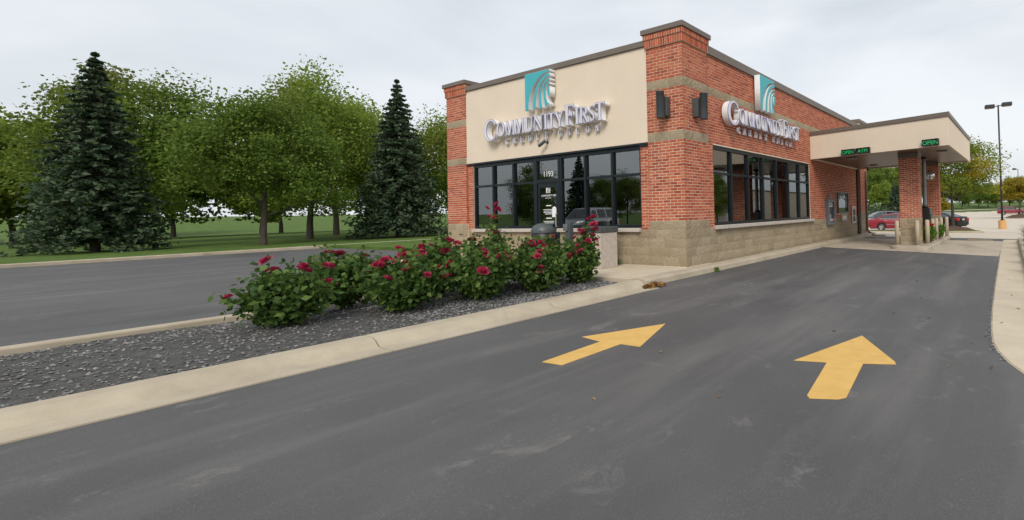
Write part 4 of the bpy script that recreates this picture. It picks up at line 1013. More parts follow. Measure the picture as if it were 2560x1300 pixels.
# ------------------------------------------------------------------ trees
def tree_meshes(seed, H, trunk_h, rx, rz, leaf, nclump, per, style='round', r0=None, n_limb=9, shape=1.0):
    """trunk+limbs mesh and crown mesh (leaf sized faces spread in clumps)"""
    g = np.random.default_rng(seed); r0 = r0 or H * 0.016
    mb = MB(); zc = trunk_h + (H - trunk_h) * 0.5
    bend = g.normal(0, H * 0.012, 2)
    tp = [(0, 0, -0.15), (0, 0, trunk_h * 0.5), (bend[0], bend[1], trunk_h), (bend[0] * 2, bend[1] * 2, H * 0.6), (bend[0] * 2.4, bend[1] * 2.4, H * 0.88)]
    mb.tube(tp, [r0 * 1.25, r0, r0 * 0.86, r0 * 0.45, r0 * 0.12], 9)
    cl = []
    for i in range(n_limb):
        a = i * 2.4 + g.uniform(-0.4, 0.4); f = i / max(1, n_limb - 1)
        z0 = trunk_h * (0.92 + 0.05 * f) + (H - trunk_h) * 0.55 * f
        lenr = rx * g.uniform(0.62, 0.98) * (1 - 0.45 * f)
        z1 = z0 + (H - trunk_h) * g.uniform(0.10, 0.32)
        b = np.array([bend[0] * 1.5, bend[1] * 1.5])
        p0 = np.array([b[0], b[1], z0]); p2 = np.array([b[0] + lenr * math.cos(a), b[1] + lenr * math.sin(a), z1]); p1 = (p0 + p2) / 2 + np.array([0, 0, (z1 - z0) * 0.22])
        mb.tube([p0, p1, p2], [r0 * 0.42 * (1 - 0.4 * f), r0 * 0.25, r0 * 0.06], 6)
        for q in range(3):
            t = g.uniform(0.45, 0.95); s0 = p0 * (1 - t) + p2 * t; da = a + g.uniform(-1.1, 1.1)
            s1 = s0 + np.array([math.cos(da), math.sin(da), g.uniform(0.0, 0.5)]) * lenr * g.uniform(0.25, 0.5)
            mb.tube([s0, s1], [r0 * 0.13, r0 * 0.03], 5); cl.append(s1)
        cl.append(p2)
    # clump centres: limb ends plus a ragged ellipsoid
    while len(cl) < nclump:
        v = g.normal(size=3); v /= np.linalg.norm(v); r = g.uniform(0.35, 1.0) ** 0.6 * (1 + 0.16 * math.sin(v[0] * 5 + seed) + 0.12 * math.sin(v[1] * 7 + 2 * seed))
        zz = v[2] * r
        w = (1 - 0.35 * max(0, zz)) if shape == 1.0 else shape
        cl.append(np.array([bend[0] * 2 + rx * r * v[0] * w, bend[1] * 2 + rx * r * v[1] * w, zc + rz * zz]))
    P = []
    for c in cl:
        m_ = int(per * g.uniform(0.5, 1.5)); k = rx * (g.uniform(0.12, 0.24) if style == 'layer' else g.uniform(0.09, 0.19))
        flat = 0.30 if style == 'layer' else 0.75
        P.append(c + np.clip(g.normal(size=(m_, 3)), -1.7, 1.7) * np.array([k, k, k * flat]))
    P = np.concatenate(P)
    P = P[P[:, 2] > trunk_h * 0.72]
    V = leaf_quads(P, leaf, 1.7 if style == 'layer' else 1.3, 0.45 if style == 'layer' else 0.1, g)
    return mb.mesh('trunk'), quad_mesh('crown', V, len(P))
def put_tree(tm, x, y, label, lm, rz=0.0, sc=1.0, group=None, name='deciduous_tree', z=None):
    s = empty(name, (x, y, gz(x, y) if z is None else z), rz); s.scale = (sc, sc, sc); tag(s, label, 'tree', group)
    tr, cr = tm
    if not tr.materials: tr.materials.append(M_BARK)
    link('trunk', tr, None, s)
    if not cr.materials: cr.materials.append(lm)
    o = link('crown', cr, None, s)
    if cr.materials[0] != lm:
        o.material_slots[0].link = 'OBJECT'; o.material_slots[0].material = lm
    return s
def conifer_meshes(seed, H, R, leaf, tiers=22, per=26):
    g = np.random.default_rng(seed); mb = MB(); mb.tube([(0, 0, -0.1), (0, 0, H * 0.97)], [H * 0.018, 0.02], 8)
    P = []
    for i in range(tiers):
        f = i / (tiers - 1); z = H * (0.07 + 0.90 * f); r = R * (1 - f) ** 0.85 + 0.05
        nb_ = max(5, int(13 * (1 - 0.6 * f)))
        for j in range(nb_):
            a = 6.283 * j / nb_ + i * 0.7 + g.uniform(-.25, .25); rr_ = r * g.uniform(0.75, 1.1)
            tip = np.array([rr_ * math.cos(a), rr_ * math.sin(a), z - 0.22 * rr_ + 0.05 * H * g.uniform(-.2, .2)])
            mb.tube([(0, 0, z), tuple(tip * 0.96 + np.array([0, 0, 0.04 * z * 0]))], [0.03, 0.008], 4, cap=False)
            t = g.uniform(0.15, 1.0, per); base = np.array([0, 0, z]); q = base + (tip - base) * t[:, None]
            q += g.normal(size=(per, 3)) * np.array([0.10, 0.10, 0.05]) * r * 0.55 * (0.3 + t[:, None])
            P.append(q)
    P = np.concatenate(P); V = leaf_quads(P, leaf, 2.0, 0.3, g, droop=-0.25)
    return mb.mesh('trunk'), quad_mesh('crown', V, len(P))

# honey locust on the mulch mound, young and half turned yellow
T = tree_meshes(11, 5.75, 1.75, 2.6, 1.75, 0.08, 210, 120, 'layer', r0=0.085, n_limb=14)
put_tree(T, 3.05, 23.75, 'young honey locust with yellowing tips standing on the mulch mound', M_LEAF_LOCUST, 0.4, 1.0, name='locust_tree', z=gz(3.05, 23.75) + 0.36)
T = tree_meshes(12, 6.6, 1.9, 2.9, 1.9, 0.13, 150, 110, 'layer', r0=0.09, n_limb=10)
put_tree(T, 7.15, 79.3, 'yellow tree on the small far mound in front of the red wagon', M_LEAF_YEL, 1.0, 1.0, name='locust_tree', z=gz(7.15, 79.3) + 0.5)
T = tree_meshes(14, 6.0, 1.6, 2.2, 1.9, 0.20, 90, 60, 'layer', r0=0.10)
put_tree(T, -3.6, 76.0, 'small brownish yellow tree behind the black car', M_LEAF_YEL, 2.0, 0.62, name='locust_tree')

# trees on the far bank
VA = [tree_meshes(20 + i, 13, 2.4, 5.0, 5.2, 0.34, 150, 80, 'round') for i in range(4)]
VS = conifer_meshes(31, 10, 2.9, 0.36, 20, 22)
FAR = [  # x, y, variant, scale, leaf, label
    (-38.3, 169.8, 0, 0.92, 'A', 'green tree nearest the downspout, seen through the canopy opening'),
    (-28.0, 143.3, 1, 0.62, 'B', 'small round green tree behind the charcoal car'),
    (-43.3, 200.6, 2, 1.10, 'B', 'tall bright tree second from the downspout in the opening'),
    (-36.2, 187.4, 3, 1.02, 'A', 'dark tree in the middle of the canopy opening'),
    (-35.3, 199.6, 1, 1.12, 'B', 'yellow green tree beside the near column in the opening'),
    (-27.5, 178.6, 2, 1.0, 'A', 'green tree mostly hidden behind the near brick column'),
    (-23.4, 218.3, 0, 1.05, 'A', 'green tree glimpsed between the two brick columns'),
    (-17.5, 210.2, 3, 0.86, 'B', 'far bank tree just right of the far brick column'),
    (-11.2, 209.3, 1, 0.70, 'A', 'far bank tree seen right of the locust trunk'),
    (-11.0, 243.3, 0, 0.92, 'A', 'tallest far bank tree behind the locust'),
    (-5.9, 221.8, 2, 0.66, 'A', 'small dark tree on the far bank left of the light pole'),
    (-2.9, 235.3, 3, 0.78, 'A', 'far bank tree second left of the light pole'),
    (0.4, 225.6, 1, 0.74, 'B', 'far bank tree touching the light pole'),
    (5.2, 249.5, 0, 0.90, 'A', 'far bank tree right of the light pole'),
    (9.6, 247.4, 2, 0.88, 'B', 'far bank tree at the right edge above the red wagon'),
    (15.6, 255.7, 3, 0.9, 'A', 'far bank tree just beyond the right edge'),
    (-51.4, 207.4, 1, 1.05, 'A', 'far bank tree half hidden by the building corner')]
for (x, y, v, sc, lf, lab) in FAR:
    put_tree(VA[v], x, y, lab, M_LEAF_A if lf == 'A' else M_LEAF_B, x * 0.7, sc * (1.25 if x < -18 else 1.08), 'trees on the far bank')
x, y = -18.5, 116.3; put_tree(VS, x, y, 'blue green spruce behind the red sedan', M_NEEDLE, 0.3, 0.95, name='spruce_tree')
x, y = -23.3, 127.4
g_ = np.random.default_rng(5); Pn = g_.normal(size=(1500, 3)) * np.array([2.6, 1.5, 0.7]) + np.array([0, 0, 1.0]); Pn = Pn[Pn[:, 2] > 0]
s = empty('shrub', (x, y, gz(x, y))); tag(s, 'low dark shrub under the small tree behind the charcoal car', 'shrub')
link('foliage', quad_mesh('foliage', leaf_quads(Pn, 0.35, gen=g_), len(Pn)), M_NEEDLE, s)
MB().tube([(0, 0, -.1), (0, 0, 0.9)], 0.1, 6).build('stem', M_BARK, s)

# trees across the front car park (left), and those the front glass mirrors
VC = conifer_meshes(41, 12, 3.2, 0.15, 34, 85)
VL = [tree_meshes(50 + i, 11, 2.2, 4.3, 4.3, 0.14, 170, 190, 'round') for i in range(3)]
LEFT = [(-33, -4.0, 'c', 0.85, 'dark conifer at the left end of the front lawn'), (-30, 1.5, 0, 0.80, 'green tree next to the leftmost conifer on the front lawn'), (-37, 6.0, 1, 1.05, 'large bright tree in the middle of the front lawn'),
        (-31, 9.0, 'c', 0.95, 'tall dark conifer in the middle of the front lawn'), (-34, 14.5, 2, 0.95, 'green tree right of the middle conifer'), (-29, 18.0, 0, 0.80, 'green tree left of the cream front, nearest the building'),
        (-40, 22.0, 1, 1.1, 'bright tree behind the left corner of the building'), (-44, -1.0, 2, 1.1, 'tall tree behind the leftmost conifer'), (-46, 11.0, 0, 1.2, 'tall tree in the second row of the front lawn')]
for i, (x, y, v, sc, lab) in enumerate(LEFT):
    if v == 'c': put_tree(VC, x, y, lab, M_NEEDLE, i * 1.3, sc, 'trees on the front lawn', 'conifer_tree', z=-0.05)
    else: put_tree(VL[v], x, y, lab, M_LEAF_A if i % 2 else M_LEAF_B, i * 1.3, sc, 'trees on the front lawn', z=-0.05)
BACK = [(-66, -9.0, 0, 1.0), (-70, -4.0, 1, 1.1), (-62, 1.0, 2, 0.95), (-72, 6.0, 3, 1.1), (-64, 11.0, 0, 1.0), (-75, 16.0, 1, 1.15), (-63, 21.0, 2, 0.95), (-70, 28.0, 3, 1.1), (-62, 34.0, 0, 1.05), (-85, -6.5, 2, 1.2), (-88, 3.0, 0, 1.2)]
ORD = ['first', 'second', 'third', 'fourth', 'fifth', 'sixth', 'seventh', 'eighth', 'ninth', 'tenth', 'eleventh']
BACK.sort(key=lambda t: (t[1] + 8.76) / (6.15 - t[0]))
for i, (x, y, v, sc) in enumerate(BACK):
    put_tree(VA[v], x, y, ORD[i] + ' tree from the left in the row behind the front lawn', M_LEAF_A if i % 2 else M_LEAF_B, i * 2.1, sc * 0.85, 'trees behind the front lawn', z=-0.2)
MIR = [(-25.6, -20.5, 'c', 0.55, 'tall conifer mirrored in the front windows'), (-21.6, -22.0, 0, 0.42, 'round tree mirrored in the front window nearest the pillar'), (-21.3, -12.5, 1, 0.41, 'small tree mirrored left of the entrance'), (-30.4, -28.0, 2, 0.50, 'tree mirrored right of the conifer')]
for i, (x, y, v, sc, lab) in enumerate(MIR):
    if v == 'c': put_tree(VC, x, y, lab, M_NEEDLE, i, sc, None, 'conifer_tree', z=-0.05)
    else: put_tree(VL[v], x, y, lab, M_LEAF_A, i, sc, None, z=-0.05)
put_tree(VL[1], 19, 33, 'tree mirrored in the side window', M_LEAF_B, 1.0, 0.5, None, z=-0.4)
# long cream store across the road to the right, mirrored in the side window
st = empty('store_building', (44, 85, -0.9)); tag(st, 'long cream block store mirrored in the side window', 'building')
MB().box(0, 14, -45, 45, 0, 6.6).build('wall', M_EIFS, st); MB().box(-0.15, 14.2, -45.2, 45.2, 6.6, 6.9).build('coping', M_COPING, st)
MB().box(-0.1, 0.0, -8, 8, 0, 4.2).build('entrance_bay', M_TEXT, st)

# ------------------------------------------------------------------ rose bushes
gb = np.random.default_rng(77)
def bloom_mesh(seed):
    g = np.random.default_rng(seed); V = []; n = 0
    for (r, z, k, tilt) in ((0.012, 0.012, 4, 1.2), (0.026, 0.008, 6, 0.75), (0.040, 0.0, 7, 0.35)):
        for i in range(k):
            a = 6.283 * i / k + g.uniform(-.3, .3); c = np.array([r * math.cos(a), r * math.sin(a), z]); o_ = np.array([math.cos(a), math.sin(a), 0]); t_ = np.array([-math.sin(a), math.cos(a), 0])
            w = 0.024; u_ = o_ * math.cos(tilt) + np.array([0, 0, math.sin(tilt)])
            V += [c - t_ * w - u_ * 0.012, c + t_ * w - u_ * 0.012, c + t_ * w * 0.8 + u_ * 0.026, c - t_ * w * 0.8 + u_ * 0.026]; n += 1
    return quad_mesh('bloom', np.array(V), n)
BL = [bloom_mesh(i) for i in range(3)]
for b_ in BL: b_.materials.append(M_BLOOM)
def rose(x, y, rx, ry, h, nleaf, nblo, label, tall=None):
    s = empty('rose_bush', (x, y, -0.05)); tag(s, label, 'rose bush', 'rose bushes in the gravel bed')
    stems = MB(); P = []; tips = []
    for i in range(16):
        a = gb.uniform(0, 6.28); r = gb.uniform(0.3, 1.0); hh = h * gb.uniform(0.6, 1.0) * (1.12 - 0.35 * r)
        tip = np.array([rx * r * math.cos(a), ry * r * math.sin(a), hh]); mid = tip * np.array([0.45, 0.45, 0.55])
        stems.tube([(0.05 * math.cos(a), 0.05 * math.sin(a), 0), mid, tip], [0.009, 0.007, 0.003], 5); tips.append(tip)
        m_ = nleaf // 20
        t = gb.uniform(0.25, 1.0, m_)[:, None]; P.append((np.array([0, 0, 0]) * (1 - t) ** 2 + 2 * t * (1 - t) * mid + t ** 2 * tip) + gb.normal(0, 0.085, (m_, 3)))
    if tall:
        for tp in tall:
            tp = np.array(tp); stems.tube([(0, 0, 0.2), tp * np.array([.5, .5, .6]), tp], [0.010, 0.007, 0.003], 5); m_ = 60
            t = gb.uniform(0.2, 0.95, m_)[:, None]; P.append(2 * t * (1 - t) * tp * np.array([.5, .5, .6]) + t ** 2 * tp + gb.normal(0, 0.05, (m_, 3)))
    m_ = nleaf // 4; v = gb.normal(size=(m_, 3)); v /= np.linalg.norm(v, axis=1)[:, None]; rr_ = gb.uniform(0.5, 0.95, m_)[:, None]
    P.append(v * rr_ * np.array([rx * 0.85, ry * 0.85, h * 0.42]) + np.array([0, 0, h * 0.45]))
    P = np.concatenate(P); P = P[P[:, 2] > 0.03]
    stems.build('stem', M_STEM, s)
    link('foliage', quad_mesh('foliage', leaf_quads(P, 0.060, 1.35, gen=gb), len(P)), M_LEAF_ROSE, s)
    anchors = list(tips) + [np.array(t_) for t_ in (tall or [])]
    for i in range(nblo):
        c = anchors[-(1 + i % max(1, len(tall or [1]) + 0))] if (tall and i < nblo * 0.4) else tips[int(gb.integers(len(tips)))]
        p = c + gb.normal(0, 0.045, 3) + np.array([0, 0, 0.02])
        o = link('bloom', BL[i % 3], None, s, tuple(p), (gb.uniform(-.9, .9), gb.uniform(-.9, .9), gb.uniform(0, 6))); k_ = gb.uniform(0.85, 1.35); o.scale = (k_, k_, k_)
rose(-0.72, -2.42, 0.46, 0.44, 0.78, 3000, 20, 'rightmost rose bush with tall red blooms beside the front walk', tall=[(0.26, 0.02, 1.10), (0.36, 0.05, 1.02), (0.20, 0.0, 0.92), (0.32, 0.0, 0.80)])
rose(-1.35, -2.75, 0.58, 0.5, 0.92, 3200, 18, 'second rose bush from the front walk with pink red blooms')
rose(-0.72, -3.35, 0.56, 0.55, 0.80, 3200, 16, 'rose bush close to the kerb, second along the gravel edge')
rose(-1.65, -3.55, 0.6, 0.55, 1.0, 3200, 18, 'tall rose bush at the back of the bed in front of the door', tall=[(0.1, 0.0, 1.38), (-0.15, 0.1, 1.28)])
rose(-0.80, -4.30, 0.58, 0.55, 0.80, 3000, 14, 'rose bush close to the kerb beside the left painted arrow')
rose(-1.75, -4.50, 0.6, 0.55, 0.95, 3000, 16, 'broad rose bush in the middle back of the gravel bed')
rose(-1.0, -5.30, 0.58, 0.55, 0.75, 2800, 14, 'low rose bush in the middle of the gravel bed')
rose(-2.0, -5.60, 0.58, 0.55, 0.88, 2800, 14, 'dense rose bush on the car park side of the bed')
rose(-1.35, -6.45, 0.58, 0.55, 0.75, 2600, 12, 'leftmost rose bush in the gravel bed')
# weeds at the wall foot and in the kerb joint
def weed(x, y, z, h, label):
    s = empty('weed', (x, y, z)); tag(s, label, 'weed'); n = 70
    P = gb.normal(size=(n, 3)) * np.array([h * .35, h * .2, h * .3]) + np.array([0, 0, h * .5]); P[:, 2] = np.abs(P[:, 2])
    link('foliage', quad_mesh('foliage', leaf_quads(P, 0.03, 1.6, gen=gb), n), M_LEAF_FL, s); MB().tube([(0, 0, -0.01), (0, 0, h * 0.8)], 0.004, 5).build('stem', M_STEM, s)
weed(-1.95, -0.06, -0.012, 0.12, 'small green weed growing at the foot of the block wall')
weed(0.40, 0.6, -0.155, 0.09, 'tiny weed growing at the foot of the kerb')
# street furniture in front of the facade
b = empty('litter_bin', (-3.62, -0.85, -0.012)); tag(b, 'dark round litter bin beside the entrance door', 'bin')
MB().lathe([(0, 0), (0.24, 0), (0.27, 0.05), (0.27, 0.78), (0.25, 0.80)], 24).build('body', M_BLACK, b, smooth=True)
MB().lathe([(0.28, 0.80), (0.285, 0.86), (0.22, 0.98), (0.10, 1.03), (0, 1.04)], 24).build('domed_lid', M_LAMP, b, smooth=True)
p = empty('push_button_post', (-2.97, -0.62, -0.012)); tag(p, 'grey square post with a small pale button box beside the window', 'post')
MB().box(-0.08, 0.08, -0.06, 0.06, 0, 1.05).build('post', M_LAMP, p, bevel=0.01); MB().box(-0.11, 0.03, -0.10, -0.061, 0.84, 1.0).build('button_box', M_GREY, p, bevel=0.008)
MB().box(-0.14, 0.14, -0.11, 0.11, 0, 0.02).build('base_plate', M_LAMP, p)
c = empty('waste_receptacle', (-1.96, -0.62, -0.012)); tag(c, 'square stone panelled waste receptacle with dark top behind the tall rose', 'bin')
MB().box(-0.27, 0.27, -0.27, 0.27, 0, 0.80).build('body', M_SILL, c, bevel=0.012); MB().box(-0.29, 0.29, -0.29, 0.29, 0.801, 0.93).build('top', M_LAMP, c, bevel=0.015)
MB().box(-0.14, 0.14, -0.294, -0.291, 0.83, 0.91).build('opening', M_BLACK, c)
MB().box(-0.22, 0.22, -0.278, -0.271, 0.08, 0.72).build('front_panel', M_WALK, c, bevel=0.004)
# leaf litter: a little drift where the kerb steps down, single leaves on the asphalt
def curl_leaf(seed):
    g = np.random.default_rng(seed); m_ = MB(); L_ = 0.055
    pts = [(-L_ / 2, 0, 0), (-L_ * .1, -L_ * .3, .008), (-L_ * .1, L_ * .3, .010), (L_ * .25, -L_ * .22, .014), (L_ * .25, L_ * .22, .006), (L_ / 2, 0, .012), (-L_ * .1, 0, .002), (L_ * .25, 0, .003)]
    m_.add(pts, [(0, 1, 6), (0, 6, 2), (1, 3, 7, 6), (6, 7, 4, 2), (3, 5, 7), (7, 5, 4)]); me = m_.mesh('fallen_leaf'); me.materials.append(M_DRY); return me
CLF = [curl_leaf(i) for i in range(3)]
spots = [(1.30, 2.9), (0.9, 1.6), (2.2, 3.6), (1.7, 0.5), (2.9, 4.9), (3.6, 4.4), (3.9, 4.6), (4.6, 5.1), (5.4, 5.6), (4.8, 3.6), (5.3, 3.2), (4.1, 1.6), (4.55, 1.1), (3.0, -0.2), (2.4, -1.3), (4.0, -2.6), (4.35, -3.3), (3.3, -2.2), (4.9, -0.7), (4.75, -2.0), (5.2, -2.1), (5.62, -4.0), (5.75, -3.1), (3.1, -4.9), (2.5, -2.5), (5.95, -3.9), (6.1, 0.1), (6.05, 1.9), (6.18, -1.0), (6.2, 4.0), (6.0, -2.0), (1.9, -2.2), (0.75, -1.4), (1.2, -3.1), (4.2, -5.6), (3.4, -6.1)]
for i, (x, y) in enumerate(spots):
    on = 0.013 if x > 5.9 else 0.002
    o = link('fallen_leaf', CLF[i % 3], None, None, (x, y, gz(x, y) + on), (random.uniform(-.2, .2), random.uniform(-.2, .2), random.uniform(0, 6))); k_ = random.uniform(0.5, 1.05); o.scale = (k_,) * 3
    tag(o, 'single dry brown leaf lying on the pavement', 'leaf', 'dry leaves scattered on the drive')
n = 160; a = rng.uniform(0, 6.28, n); r = np.sqrt(rng.uniform(0, 1, n))
P = np.stack([0.47 + 0.14 * r * np.cos(a), -1.72 + 0.30 * r * np.sin(a), -0.15 + 0.055 * (1 - r) + rng.uniform(0, 0.02, n)], 1)
tag(link('leaf_drift', quad_mesh('leaf_drift', leaf_quads(P, 0.055, 1.6, 0.5), n), M_DRY), 'drift of dry brown leaves against the kerb step', 'leaf litter', kind='stuff')
n = 520; yy = rng.uniform(-3.6, 6, n)
P = np.stack([np.array([ex(v) for v in yy]) - np.abs(rng.normal(0, 0.018, n)), yy, np.zeros(n)], 1); P[:, 2] = np.array([gz(x, y) for x, y in P[:, :2]]) + 0.008
tag(stone_cloud('edge_grit', M_STONE, P, 0.011, rng), 'loose grit and crumbs along the asphalt edge of the right walk', 'grit', kind='stuff')
# day lilies at the right edge
def daylily(x, y, h, n, label, seed):
    g = np.random.default_rng(seed); s = empty('daylily_clump', (x, y, -0.17)); tag(s, label, 'plant', 'day lilies along the right walk'); mb = MB()
    for i in range(n):
        a = g.uniform(0, 6.28); L_ = h * g.uniform(0.7, 1.25); o_ = Vector((math.cos(a), math.sin(a), 0)); t_ = Vector((-math.sin(a), math.cos(a), 0)); b0 = len(mb.v); sp = g.uniform(0.5, 1.0)
        for j in range(7):
            t = j / 6; p = o_ * (0.04 + sp * L_ * 0.75 * t ** 1.5) + Vector((0, 0, L_ * (1.25 * t - 0.75 * t * t * sp)))
            w = 0.013 * (1 - t ** 2.2) + 0.001; mb.v += [tuple(p - t_ * w), tuple(p + t_ * w)]
        for j in range(6): mb.f.append((b0 + 2 * j, b0 + 2 * j + 1, b0 + 2 * j + 3, b0 + 2 * j + 2))
    mb.build('leaves', M_BLADE, s, smooth=True)
    MB().lathe([(0, 0), (0.07, 0), (0.05, 0.06), (0, 0.08)], 8).build('crown', M_BLADE, s)
for i, (x, y, h, lab) in enumerate(((6.66, 11.6, 0.72, 'farthest day lily clump beyond the right walk'), (6.64, 9.3, 0.72, 'second farthest day lily clump beside the right walk'), (6.66, 6.9, 0.62, 'middle day lily clump beside the right walk'), (6.62, 4.8, 0.60, 'second nearest day lily clump beside the right walk'), (6.66, 2.9, 0.62, 'nearest day lily clump arching over the right kerb'))):
    daylily(x, y, h, 70, lab, 90 + i)

# ------------------------------------------------------------------ light poles
def pole(x, y, H, label, base=True, heads=2, hr=0.0):
    s = empty('light_pole', (x, y, gz(x, y))); tag(s, label, 'light pole', 'car park light poles')
    zb = 0.72 if base else 0.0
    if base:
        MB().lathe([(0, -0.1), (0.30, -0.1), (0.30, 0.69), (0.28, 0.72), (0, 0.72)], 24).build('concrete_base', M_BASE, s, smooth=False)
        MB().box(-0.19, 0.19, -0.19, 0.19, 0.721, 0.78).build('base_cover', M_POLE, s, bevel=0.02)
    MB().tube([(0, 0, zb), (0, 0, H)], [0.085, 0.06], 12).build('mast', M_POLE, s, smooth=True)
    for k in range(heads):
        sg = 1 if k == 0 else -1; ca, sa = math.cos(hr) * sg, math.sin(hr) * sg
        MB().tube([(0.0, 0, H - 0.08), (ca * 0.32, sa * 0.32, H - 0.06 + 0.04 * sg)], 0.035, 8).build('arm', M_POLE, s)
        h = MB().box(-0.36, 0.36, -0.28, 0.28, -0.15, 0.15).build('lamp_head', M_POLE, s, (ca * 0.62, sa * 0.62, H - 0.04 + 0.04 * sg), (0, 0, hr), bevel=0.05)
        MB().box(-0.24, 0.24, -0.19, 0.19, -0.165, -0.151).build('lens', M_SILL, h)
pole(5.42, 37.5, 10.25, 'tall twin headed light pole on an orange concrete base', hr=R_(8))
pole(7.4, 108.4, 9.5, 'small single headed light pole far away at the right edge', False, 1, R_(170))

# ------------------------------------------------------------------ cars
def interp(x, pts):
    if x <= pts[0][0]: return pts[0][1]
    for (a, b) in zip(pts[:-1], pts[1:]):
        if x <= b[0]:
            t = (x - a[0]) / (b[0] - a[0] + 1e-9); return a[1] + (b[1] - a[1]) * t
    return pts[-1][1]
def smooth_interp(x, pts):
    return (interp(x - 0.06, pts) + 2 * interp(x, pts) + interp(x + 0.06, pts)) / 4
def car(label, loc, heading, paint, L_=4.9, Wd=1.84, deck=None, roof=None, wb=2.8, wr=0.33, pillars=(0.0,), sill=0.22, chrome=False, group=None, name='sedan', spokes=9, belt_end=None):
    """front towards local +x"""
    s = empty(name, (loc[0], loc[1], gz(*loc)), heading); tag(s, label, 'car', group)
    h = L_ / 2; fa, ra = wb / 2 + 0.05, -wb / 2 + 0.05
    n = 96; st = [-h + L_ * i / n for i in range(n + 1)]
    hwf = lambda x: (Wd / 2) * (1 - 0.16 * max(0, (abs(x) - h * 0.62) / (h * 0.38)) ** 2.2)
    def zb(x):
        z = sill + 0.10 * max(0, (abs(x) - h * 0.82) / (h * 0.18))
        for c in (fa, ra):
            d = abs(x - c); R2 = wr + 0.055
            if d < R2: z = max(z, wr + math.sqrt(R2 * R2 - d * d) - 0.0)
        return z
    mb = MB(); K = 13
    for x in st:
        b_, t_ = zb(x), smooth_interp(x, deck); w = hwf(x); hh = t_ - b_
        half = [(w * 0.955, b_), (w * 0.995, b_ + hh * 0.28), (w, b_ + hh * 0.5), (w * 0.985, b_ + hh * 0.76), (w * 0.945, t_ - 0.045), (w * 0.80, t_ - 0.006), (0.0, t_ + 0.02)]
        ring_ = [(-a, z) for a, z in half] + [(a, z) for a, z in half[-2::-1]]
        mb.v += [(x, a, z) for a, z in ring_]
    for i in range(n):
        for k in range(K - 1):
            mb.f.append((i * K + k, (i + 1) * K + k, (i + 1) * K + k + 1, i * K + k + 1))
    mb.f.append(tuple(range(K))); mb.f.append(tuple(n * K + k for k in range(K))[::-1])
    body = mb.build('body', paint, s, smooth=True)
    # underbody and wheel wells
    MB().box(-h * 0.92, h * 0.92, -Wd * 0.40, Wd * 0.40, sill - 0.04, 0.62).build('underbody', M_BLACK, body)
    # greenhouse
    xs0, xs1 = roof[0][0], roof[-1][0]; n2 = 64; g_ = [xs0 + (xs1 - xs0) * i / n2 for i in range(n2 + 1)]
    rows = []; 
    for x in g_:
        zr = max(smooth_interp(x, roof), smooth_interp(x, deck) + 0.005); bz = smooth_interp(x, deck) - 0.03; w0 = hwf(x) * 0.90; w1 = Wd / 2 * 0.70
        f = max(0.0, min(1.0, (zr - bz) / (max(p[1] for p in roof) - bz + 1e-9))); wt = w0 + (w1 - w0) * f
        up_ = lambda t: bz + (zr - 0.05 - bz) * t
        half = [(w0, bz), (w0 + (wt - w0) * .12, up_(.12)), (w0 + (wt - w0) * .55, up_(.55)), (w0 + (wt - w0) * .92, up_(.92)), (wt * 0.95, zr - 0.025), (wt * 0.80, zr), (wt * 0.4, zr + 0.014), (0.0, zr + 0.018)]
        rows.append([(x, -a, z) for a, z in half] + [(x, a, z) for a, z in half[-2::-1]])
    K2 = len(rows[0]); V = [p for r in rows for p in r]
    zmax = max(p[1] for p in roof); flat = [x for x in g_ if smooth_interp(x, roof) > zmax - 0.10]; xf0, xf1 = min(flat), max(flat)
    F = {'cabin': [], 'windscreen': [], 'rear_window': []}
    for i in range(n2):
        xm = (g_[i] + g_[i + 1]) / 2
        for k in range(K2 - 1):
            kk = min(k, K2 - 2 - k); key = 'cabin'
            if kk in (1, 2):
                tall = smooth_interp(xm, roof) - smooth_interp(xm, deck)
                if tall > 0.20 and not any(abs(xm - p) < 0.05 for p in pillars) : key = 'side_window'
            elif kk >= 5 or kk == 4:
                drop = zmax - smooth_interp(xm, roof)
                if drop > 0.075 and kk >= 5: key = 'windscreen' if xm > 0 else 'rear_window'
            if key == 'windscreen' or key == 'rear_window':
                if smooth_interp(xm, roof) - smooth_interp(xm, deck) < 0.04: key = 'cabin'
            if key == 'side_window': key = ('side_window', k < K2 / 2, sum(xm > p for p in pillars))
            F.setdefault(key, []).append((i * K2 + k, (i + 1) * K2 + k, (i + 1) * K2 + k + 1, i * K2 + k + 1))
    for key, fs in F.items():
        if not fs: continue
        used = sorted(set(i for f in fs for i in f)); mp_ = {o: i for i, o in enumerate(used)}
        m_ = MB(); m_.v = [V[i] for i in used]; m_.f = [tuple(mp_[i] for i in f) for f in fs]
        o = m_.build(key if isinstance(key, str) else key[0], paint if key == 'cabin' else M_CARGLASS, s, smooth=True)
    MB().box(-0.5, 0.1, -Wd * .36, Wd * .36, 0.5, 1.0).box(0.15, 0.45, -Wd * .36, Wd * .36, 0.6, 1.18).build('seats', M_CARIN, s)
    # wheels
    tyre = MB().lathe([(wr * 0.66, -0.105), (wr * 0.93, -0.11), (wr, -0.07), (wr, 0.07), (wr * 0.93, 0.11), (wr * 0.66, 0.105)], 28, (0, 0, 0), 'Y').mesh('tyre'); tyre.materials.append(M_TYRE)
    rm = MB().lathe([(0.0, -0.06), (wr * 0.20, -0.065), (wr * 0.22, -0.03), (wr * 0.24, 0.0)], 20, (0, 0, 0), 'Y').lathe([(wr * 0.60, -0.02), (wr * 0.63, -0.095), (wr * 0.675, -0.10), (wr * 0.69, -0.02)], 28, (0, 0, 0), 'Y')
